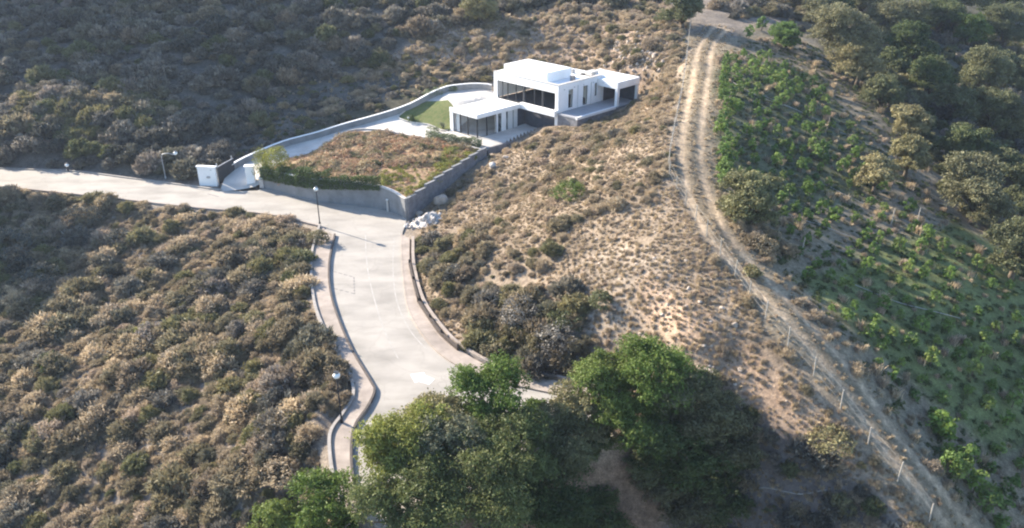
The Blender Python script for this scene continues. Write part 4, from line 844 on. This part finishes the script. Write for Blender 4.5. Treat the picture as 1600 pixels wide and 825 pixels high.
def mass(name, its, label, cat):
    """one object whose geometry nodes set a plant on each of its points"""
    keys = sorted({i[0] for i in its}); col_ = bpy.data.collections.new(name + '_kinds'); order = []; first = {}
    for k in keys:
        first[k] = len(order)
        for j, me_ in enumerate(PR[k]): o = bpy.data.objects.new('kind_%03d' % len(order), me_); col_.objects.link(o); order.append(k)
    n = len(its); P_ = np.array([[i[1], i[2], i[3] - .05] for i in its], np.float32)
    idx_ = np.array([first[i[0]] + rng.integers(len(PR[i[0]])) for i in its], np.int32); sc = np.array([i[4] for i in its], np.float32)
    me_ = bpy.data.meshes.new(name); me_.vertices.add(n); me_.vertices.foreach_set('co', P_.ravel())
    a = me_.attributes.new('idx', 'INT', 'POINT'); a.data.foreach_set('value', idx_)
    a = me_.attributes.new('scl', 'FLOAT_VECTOR', 'POINT'); a.data.foreach_set('vector', (sc[:, None] * np.c_[np.ones(n), np.ones(n), rng.uniform(.75, 1.2, n)]).astype(np.float32).ravel())
    a = me_.attributes.new('rot', 'FLOAT_VECTOR', 'POINT'); a.data.foreach_set('vector', np.c_[rng.normal(0, .08, n), rng.normal(0, .08, n), rng.uniform(0, 6.28, n)].astype(np.float32).ravel())
    o = put(bpy.data.objects.new(name, me_)); ng = bpy.data.node_groups.new(name, 'GeometryNodeTree')
    ng.interface.new_socket('Geometry', in_out='INPUT', socket_type='NodeSocketGeometry'); ng.interface.new_socket('Geometry', in_out='OUTPUT', socket_type='NodeSocketGeometry')
    N = ng.nodes; K = ng.links; gi = N.new('NodeGroupInput'); go = N.new('NodeGroupOutput'); ip = N.new('GeometryNodeInstanceOnPoints'); ci = N.new('GeometryNodeCollectionInfo')
    ci.inputs['Collection'].default_value = col_; ci.inputs['Separate Children'].default_value = True; ci.inputs['Reset Children'].default_value = True
    mp = N.new('GeometryNodeMeshToPoints'); K.new(gi.outputs[0], mp.inputs['Mesh']); K.new(mp.outputs[0], ip.inputs['Points']); K.new(ci.outputs[0], ip.inputs['Instance']); ip.inputs['Pick Instance'].default_value = True
    def na(nm, t): q = N.new('GeometryNodeInputNamedAttribute'); q.data_type = t; q.inputs[0].default_value = nm; return q.outputs['Attribute']
    K.new(na('idx', 'INT'), ip.inputs['Instance Index']); K.new(na('scl', 'FLOAT_VECTOR'), ip.inputs['Scale'])
    er = N.new('FunctionNodeEulerToRotation'); K.new(na('rot', 'FLOAT_VECTOR'), er.inputs[0]); K.new(er.outputs[0], ip.inputs['Rotation'])
    K.new(ip.outputs[0], go.inputs[0]); md = o.modifiers.new('scatter', 'NODES'); md.node_group = ng
    return tag(o, label, cat, kind='stuff')
isin = lambda it, ks: it[0] in ks
mass('undergrowth', [i for i in rest if isin(i, ('scrub', 'scrubrough', 'blue', 'olive', 'tan', 'darkshrub')) and sdf(i[1], i[2], BED) > 0], 'dense dry scrub covering the hillsides', 'scrub')
mass('grass', [i for i in rest if i[0] == 'tuft'], 'dry straw coloured grass tufts on the slopes', 'grass')
mass('ground_cover', [i for i in rest if i[0] == 'herb'], 'low dark green herbs between the orchard plants', 'ground cover')
mass('weeds', [i for i in rest if sdf(i[1], i[2], BED) <= 0], 'rust red and orange weeds filling the walled bed', 'weeds')

# ------------------------------------------------------------------ single shrubs that stand out
def shrub(u, v, s, m, label, seed, rad=(1, 1, .75), ncl=110, per=16, size=.15, name='shrub', cat='shrub', up=.0):
    q = G(u, v, s * .4); o = put(bpy.data.objects.new(name, foliage(name, (rad[0] * s, rad[1] * s, rad[2] * s), ncl, per, .26 * s ** .5, size, m, seed, low=-.25, shell=.6, ctr=(0, 0, .3 * s))))
    o.location = q; return tag(o, label, cat)
shrub(890,300,1.5,LM['green'],'bright green round bush alone on the dry hillside',1)
shrub(230,518,.95,LM['yellow'],'bright yellow green bush in the middle of the left slope',2)
shrub(130,338,2.1,LM['darkgrey'],'large dark rounded bush just below the left road',3,ncl=160)
shrub(80,570,1.3,LM['herb'],'dark green bush at the left edge of the lower slope',4)
shrub(815,490,1.9,LM['grey'],'largest grey brown bush on the hillside above the road bend',5,ncl=150)
shrub(870,530,1.7,LM['grey'],'wide grey brown bush right of the largest grey one',6,ncl=150)
shrub(885,500,1.3,LM['oak'],'dull green bush between the grey brown bushes above the bend',7)
shrub(940,470,1.0,LM['oak'],'small green grey bush right of the grey brown bush cluster',8)
shrub(1300,690,1.3,LM['olive'],'yellowish olive bush beside the fence at the bottom right',9)
shrub(400,500,1.0,LM['olive'],'pale olive bush on the left slope near the pavement',10)
shrub(1062,780,.75,LM['green'],'small bright green bush alone in the deep tree shade',11)
shrub(1195,385,1.1,LM['scrub'],'tan bush at the foot of the dense bush by the track',12)
shrub(1175,425,.6,LM['olive'],'little olive bush right of the dirt track',14)
shrub(497,374,1.15,LM['scrub'],'brown bush beside the lamp whose shadow falls across the pavement',15,rad=(.9,.9,1.0))
shrub(18,385,2.6,LM['darkgrey'],'very large dark bush added for shade at the left edge below the road',18,ncl=200)  # added bush, dark leaf colour stands in for shade here
shrub(62,430,1.8,LM['darkgrey'],'dark bush added for shade right of the very large one at the left edge',19,ncl=150)  # second added bush, its dark leaves carry the shade
shrub(185,372,1.5,LM['darkgrey'],'dark grey bush right of the large rounded one below the left road',20,ncl=140)
shrub(440,740,1.3,LM['tan'],'orange straw coloured bush low on the left slope',16)
shrub(655,300,.8,LM['yellow'],'yellow green bush in the lower corner of the walled bed',17)
# garden and hedges
def hedge_obj(name, pts, w, h, m, label, cat='hedge', dens=330, size=.15, zf=None, seed=1):
    g = np.random.default_rng(seed); p = [np.array(q, float) for q in pts]; C_ = []
    for a, b in zip(p[:-1], p[1:]):
        Ln = np.hypot(*(b - a)[:2]); k = int(Ln * dens * (w + h)); t = g.random((k, 1)); q = a + (b - a) * t
        d = (b - a)[:2] / (Ln + 1e-9); nn = np.array([-d[1], d[0]]); s = g.uniform(-1, 1, k); hh = g.random(k)
        lump = .75 + .5 * vnoise(q[:, 0] * 1.0, q[:, 1], .9, seed)
        r = 1 - .35 * hh ** 3; C_.append(np.c_[q[:, 0] + nn[0] * s * w / 2 * r * lump, q[:, 1] + nn[1] * s * w / 2 * r * lump, q[:, 2] + hh * h * lump])
    c = np.concatenate(C_); out = g.normal(size=c.shape); out /= np.linalg.norm(out, axis=1, keepdims=True); V_, F_ = leaf_quads(c, out, size, g, .3)
    o = put(bpy.data.objects.new(name, mesh_np(name, V_, F_, m, False, [('tint', np.clip(vnoise(c[:, 0], c[:, 1] + c[:, 2], .5, 3) * .6 + g.random(len(c)) * .4, 0, 1), 'FACE')]))); return tag(o, label, cat)
fw = FRONT_W; wt = lambda i: np.array([fw[i][0], fw[i][1] + .35, tops_f[i]])
tops_f = [2.35 + .45 * math.sin(math.pi * min(1, i / (n - 1) * 1.15)) for i in range(len(FRONT_W))] if False else [2.0] * len(FRONT_W)
e_ = lambda u, v, z: (lambda q: (q[0], q[1], float(EZ(q[0], q[1]))))(P(u, v, z))
fl_ = [fw[0], fw[5], fw[8]]
hedge_obj('hedge', [(fw[0][0] - .5, fw[0][1] + 1.2, 1.5), (fw[2][0] + .5, fw[2][1] + 1.2, 1.7)], 2.4, 2.7, LM['yellow'], 'bright yellow green rounded hedge beside the narrow gate pillar', seed=2)
hedge_obj('hedge', [(fw[2][0], fw[2][1] + .5, 1.5), (fw[4][0], fw[4][1] + .5, 1.6), (fw[6][0], fw[6][1] + .45, 1.8), (fw[8][0], fw[8][1] + .4, 2.0)], 1.5, 1.7, LM['hedge'], 'dark green hedge along the top of the shaded retaining wall', seed=3)
g_ = [np.array([fw[i][0], fw[i][1] - .22, 0]) for i in range(0, 17)]
hedge_obj('creeper', [(q[0], q[1], 1.15 + .07 * i) for i, q in enumerate(g_)], .6, 1.5, LM['hedge'], 'dark green creeper hanging over the face of the grey retaining wall', 'creeper', dens=420, seed=4)
hedge_obj('hedge', [e_(668,214,3.6), e_(700,222,3.6), e_(725,226,3.6), e_(752,229,3.6)], 1.0, 1.0, LM['palehedge'], 'pale green clipped hedge in front of the pavilion terrace', seed=5)
for i, (u, v, s, m, lab) in enumerate([(676,203,.8,'palehedge','pale round garden bush at the left end of the clipped hedge'), (672,160,.9,'palehedge','grey green garden bush at the far end of the lawn'), (684,162,.8,'palehedge','pale garden bush beside the far corner of the lawn'), (696,167,.7,'olive','olive garden bush between lawn and pale courtyard'), (640,178,.6,'hedge','dark low garden bush on the left tip of the lawn'), (650,172,.6,'olive','olive tuft on the outer edge of the lawn'), (708,172,.6,'palehedge','small pale bush behind the pavilion roof')]):
    z0 = 4.5; q = e_(u, v, z0); q = e_(u, v, q[2]); q = e_(u, v, q[2] + .3); o = put(bpy.data.objects.new('garden_bush', foliage('garden_bush', (s, s, s * .8), 50, 13, .25, .13, LM[m], 400 + i, low=-.3, ctr=(0, 0, s * .45)))); o.location = q; tag(o, lab, 'bush')
q = e_(692,200,3.8); V_ = []; mb = MB()
for i in range(16):
    a = i * 2.4; r = .75; q0 = Vector(q); d = Vector((math.cos(a), math.sin(a), 0)); s_ = Vector((-d.y, d.x, 0)) * .06; h_ = .5 + .5 * ((i * 7) % 5) / 5
    mb.add([q0 - s_, q0 + s_, q0 + d * r * .6 + Vector((0, 0, h_)) + s_, q0 + d * r * .6 + Vector((0, 0, h_)) - s_, q0 + d * r * 1.1 + Vector((0, 0, h_ * .9))], [(0, 1, 2, 3), (3, 2, 4)])
tag(mb.build('agave', LM['palehedge']), 'pale spiky agave at the lawn corner next to the pavilion', 'plant')
q = e_(638,186,4.2); r = empty('garden_light', tuple(q), 'small white garden light on the kerb at the lawn tip', 'garden light')
mb = MB(); mb.tube([q, (q[0], q[1], q[2] + .5)], .06, 8); par(mb.build('post', M['white']), r); mb = MB(); mb.box((q[0], q[1], q[2] + .58), (.25, .25, .16)); par(mb.build('lantern', M['lampwhite']), r)

# ------------------------------------------------------------------ orchard plants in rows
plants = []
row_dir = None
for (r0, r1, cnt) in []: pass
EAw = [(1118,92),(1180,88),(1260,120),(1360,215),(1345,250),(1450,365),(1560,440),(1720,560),(1720,760),(1620,790),(1560,830),(1500,740),(1390,600),(1290,480),(1235,420),(1215,335),(1125,300)]
p0_ = G(1130, 110); p1_ = G(1280, 180); dr = (p1_ - p0_)[:2]; dr /= np.hypot(*dr); nr_ = np.array([-dr[1], dr[0]]); o_ = p0_[:2]
for i in range(-8, 52):
    for j in range(-8, 60):
        q = o_ + dr * (j * 1.4 + rng.normal(0, .16)) - nr_ * (i * 2.3 + rng.normal(0, .10)); 
        z = float(gz(q[0], q[1])[0]); u, v, D = proj(q[0], q[1], z)
        if not inside(u, v, EAw) or segdist(q[0], q[1], TRACK, False) < 2.1: continue
        if rng.random() < .08 + .35 * (u > 1300 and v < 330) + .2 * (vnoise(q[0], q[1], 8, 2) < .35): continue
        plants.append((q[0], q[1], z, rng.uniform(.48, .98) * (.95 if v > 400 else 1)))
for i in range(15):       # taller close set column beside the upper track
    q = G(1133 + rng.normal(0, 5), 108 + i * 13); plants.append((q[0], q[1], q[2], rng.uniform(.75, 1.1)))
for u, v in [(1170,60),(1210,62),(1225,70),(1190,48),(1480,740),(1495,752),(1505,735),(1520,770),(1540,800),(1470,690),(1465,680)]:
    q = G(u, v); plants.append((q[0], q[1], q[2], rng.uniform(1.0, 1.4)))
plants.sort(key=lambda q: -q[3] * FPX / proj(*q[:3])[2]); print('PLANTS', len(plants)); plants = plants[:298]
stem = MB().tube([(0, 0, -.1), (.03, .02, .5), (0, 0, 1.0)], [.05, .04, .02], 6).mesh('stem', M['bark'])
for (x, y, z, s) in plants:
    u, v, D = proj(x, y, z)
    ar = 'in the column beside the upper track' if u < 1160 and v < 310 else ('in the upper rows' if v < 330 else ('in the middle rows' if v < 520 else 'in the lowest rows by the track'))
    o = put(bpy.data.objects.new('orchard_plant', None)); o.location = (float(x), float(y), float(z)); o.scale = (s, s, s * rng.uniform(.85, 1.2)); o.rotation_euler.z = rng.uniform(0, 6.28)
    if 'column' not in ar: ar += ' near the dirt track' if segdist([x], [y], TRACK, False)[0] < 8 else (' far from the dirt track' if segdist([x], [y], TRACK, False)[0] > 17 else ' halfway across the orchard')
    ar = ar.replace(' by the track near the dirt track', ' near the dirt track').replace(' by the track', '')
    tag(o, ('taller ' if s > .8 else 'small ') + 'leafy green orchard plant ' + ar, 'orchard plant', 'orchard plants ' + ar)
    c = put(bpy.data.objects.new('crown', PR['avocado'][rng.integers(5)])); c.parent = o
    c = put(bpy.data.objects.new('stem', stem)); c.parent = o

# ------------------------------------------------------------------ trees
def tree(u, v, wpx, hfac, m, label, seed, name='tree', bark='bark', group=None, dens=1.0, size=.17, flat=.8, hmul=1.0, clr=None, base=None):
    """u, v: middle of the crown in the photograph; wpx: its width there"""
    up = 3.0
    for _ in range(4):
        q = G(u, v, up); D = proj(*q)[2]; r = wpx / 2 * D / FPX; H = hfac * r; up = H - r * flat * .95
    g = np.random.default_rng(seed); H = max(H, r * 1.2); cz = H - r * flat * .95
    o = empty(name, tuple(map(float, q)), label, 'tree', group)
    ncl = int(120 * dens * (r / 2.5) ** 1.4) + 30
    crown = crown_mesh('crown', r * 1.04, flat * (.85 + .3 * g.random()), m, seed, size, dens, cz, 9 if r < 2 else 13)
    c = put(bpy.data.objects.new('crown', crown)); c.parent = o
    mb = MB(); tr = .07 * r + .06; fk = max(.4, cz - r * flat * .75)
    mb.tube([(0, 0, -.3), (.04 * r, .02 * r, fk * .5), (0, 0, fk)], [tr * 1.3, tr, tr * .85], 8)
    for i in range(6):
        a = i * 1.05 + g.uniform(0, .5); e = r * g.uniform(.5, .85); mb.tube([(0, 0, fk - .1), (math.cos(a) * e * .4, math.sin(a) * e * .4, fk + (cz - fk) * .6), (math.cos(a) * e, math.sin(a) * e, cz + r * flat * g.uniform(-.1, .6))], [tr * .6, tr * .38, tr * .12], 6)
    c = put(bpy.data.objects.new('trunk', mb.mesh('trunk', M[bark], True))); c.parent = o
    return o
TG = LM['green']; 
trees = [ # big group at the bottom of the picture
 (636,712,138,1.9,'ygreen','yellow green tree at the left end of the bottom tree group'),
 (515,812,120,1.6,'green','low bright green tree in the bottom left of the tree group'),
 (430,822,90,1.6,'green','lowest leafy green bush tree at the bottom edge'),
 (682,668,120,2.0,'olive','olive green tree overhanging the road end'),
 (700,705,120,2.2,'twig','greyish tree with thin twiggy foliage in the middle of the bottom group'),
 (765,622,118,2.3,'green','dark green tree whose top stands before the pale road'),
 (805,700,140,2.0,'green2','rounded mid green tree at the centre of the bottom group'),
 (650,795,165,1.7,'green2','dull green tree along the bottom edge left of centre'),
 (745,780,170,1.9,'green2','mid green tree at the bottom edge below the rounded central tree'),
 (850,790,160,1.7,'herb','very dark tree at the bottom edge right of centre'),
 (880,700,110,1.9,'herb','dark narrow tree behind the centre of the group'),
 (838,655,55,2.0,'green','small light green tree top in the gap of the group'),
 (880,665,46,2.0,'green','smallest pale green tree top beside the gap'),
 (905,652,95,1.8,'olive','low olive tree filling the gap where the road end disappears'),
 (935,690,60,1.4,'green2','small mid green tree above the bare red earth'),
 (1135,700,95,2.6,'herb','dark tree at the outer right end whose shade sweeps over the slope'),
 (1120,775,100,1.8,'herb','low very dark tree added as shade below the clump'),  # added dark crown where only shade lies
 (950,600,105,2.4,'green','bright green tree on the left of the right hand clump'),
 (1030,590,125,2.4,'green','broad bright green tree at the top of the right hand clump'),
 (1000,660,120,2.0,'green','green tree in front of the broad bright one'),
 (1095,640,120,2.7,'herb','dark green tree at the right end of the clump'),
 (1075,710,140,2.3,'herb','darkest broad tree low in the right hand clump'),
 (1010,730,70,1.6,'oak','small shaded tree low between the two clumps'),
 (1060,770,120,1.4,'herb','low dark tree at the foot of the right hand clump'),
 (930,810,120,1.5,'herb','shaded tree at the bottom edge beneath the bare slope'),
]
for i, (u, v, w, hf, m, lab) in enumerate(trees):
    tree(u, v, w, hf, LM[m], lab, 500 + i, 'tree', 'bark', dens=2.4, size=.14)
oaks = [
 (1320,55,100,1.9,'oak','tall oak at the head of the orchard'),(1345,95,75,1.8,'olive','olive toned oak below the tall oak'),(1290,20,60,1.8,'oak','small oak at the top edge left of the tall one'),
 (1400,25,80,1.7,'oak','dark oak at the top edge right of the tall oak'),(1470,25,70,1.6,'herb','very dark oak at the top edge near the right'),(1518,48,55,1.7,'green','light green topped oak near the upper right'),
 (1575,40,80,1.7,'oak','oak in the upper right corner'),(1455,125,70,1.6,'herb','dark oak in the shaded dip at the right'),(1540,115,85,1.8,'oak','pale leaved oak high on the right edge group'),
 (1590,115,60,1.8,'oak','oak cut by the right edge above the shade'),(1500,165,70,1.7,'oak','broad grey green oak in the right group'),(1560,175,85,1.6,'herb','dark oak filling the shade at the right edge'),
 (1425,190,62,1.9,'olive','round pale oak above the pair of round oaks'),(1420,245,66,1.8,'olive','middle of the three round pale oaks in the orchard'),(1370,272,62,1.8,'olive','lowest left of the three round pale oaks'),
 (1530,305,105,1.7,'oak','broad grey leaved oak at the right'),(1585,270,70,1.7,'oak','green oak behind the broad grey leaved one'),(1600,318,60,1.7,'oak','oak cut by the right edge below the green one'),
 (1590,395,95,1.7,'oak','large oak at the right edge halfway down'),(1175,318,100,1.3,'olive','dense low grey green tree beside the dirt track'),(1068,14,70,1.6,'oak','dark oak at the top of the ridge by the fence'),
 (750,15,55,1.5,'olive','olive tree on the far slope above the villa'),(1230,58,50,1.5,'avocado','small bright tree in the upper orchard patch'),(1380,145,60,1.5,'oak','small oak on the edge of the orchard shade'),
 (1290,-8,80,1.6,'herb','very dark oak on the top edge left of the tall oak'),(1350,-12,90,1.6,'oak','oak cut by the top edge above the tall oak'),(1500,-8,90,1.6,'oak','oak cut by the top edge above the light green one'),(1560,-6,80,1.6,'herb','very dark oak cut by the top edge near the corner'),(1430,75,75,1.6,'herb','dark oak in the middle of the upper right wood'),(1520,235,80,1.6,'herb','dark tree in the shaded hollow right of the round oaks'),(1400,100,50,1.5,'herb','small dark oak at the upper orchard edge'),(1490,235,60,1.4,'herb','low dark tree below the right group'),
]
for i, (u, v, w, hf, m, lab) in enumerate(oaks):
    if lab == 'x': continue
    tree(u, v, w, hf, LM[m], lab, 600 + i, 'oak_tree' if 'oak' in lab else 'tree', dens=2.0, size=.2)

# unseen trees added beyond the left edge to shade the slope below the road
for i, (x_, y_, h_) in enumerate([(-64, 86, 10), (-62, 80, 9), (-68, 82, 10), (-66, 90, 9)]):
    z_ = float(gz(x_, y_)[0]); o = empty('oak_tree', (x_, y_, z_), ['tall dark oak added unseen at the roadside beyond the left edge', 'lower oak added unseen on the bank beyond the left edge', 'rear oak of the unseen stand added beyond the left edge', 'added unseen roadside oak nearest the left road beyond the edge'][i], 'tree')
    c = put(bpy.data.objects.new('crown', crown_mesh('crown', 4.2, .8, LM['oak'], 900 + i, .25, 2.0, h_ - 3.4, 12))); c.parent = o
    mb = MB(); mb.tube([(0, 0, -.3), (.1, 0, 2), (0, .1, h_ - 3)], [.4, .3, .15], 8); c = put(bpy.data.objects.new('trunk', mb.mesh('trunk', M['bark']))); c.parent = o

# ------------------------------------------------------------------ air
hz = MB(); hz.prism([(-230, -40), (230, -40), (230, 245), (-230, 245)], -45, 75)
hm = bpy.data.materials.new('haze'); hm.use_nodes = True; N = hm.node_tree.nodes; N.remove(N['Principled BSDF']); pv = N.new('ShaderNodeVolumePrincipled')
pv.inputs['Color'].default_value = (.66, .78, 1, 1); pv.inputs['Density'].default_value = .0002; pv.inputs['Anisotropy'].default_value = .2; hm.node_tree.links.new(pv.outputs[0], N['Material Output'].inputs['Volume'])
HAZE = True
if HAZE: tag(hz.build('haze', hm), kind='stuff')
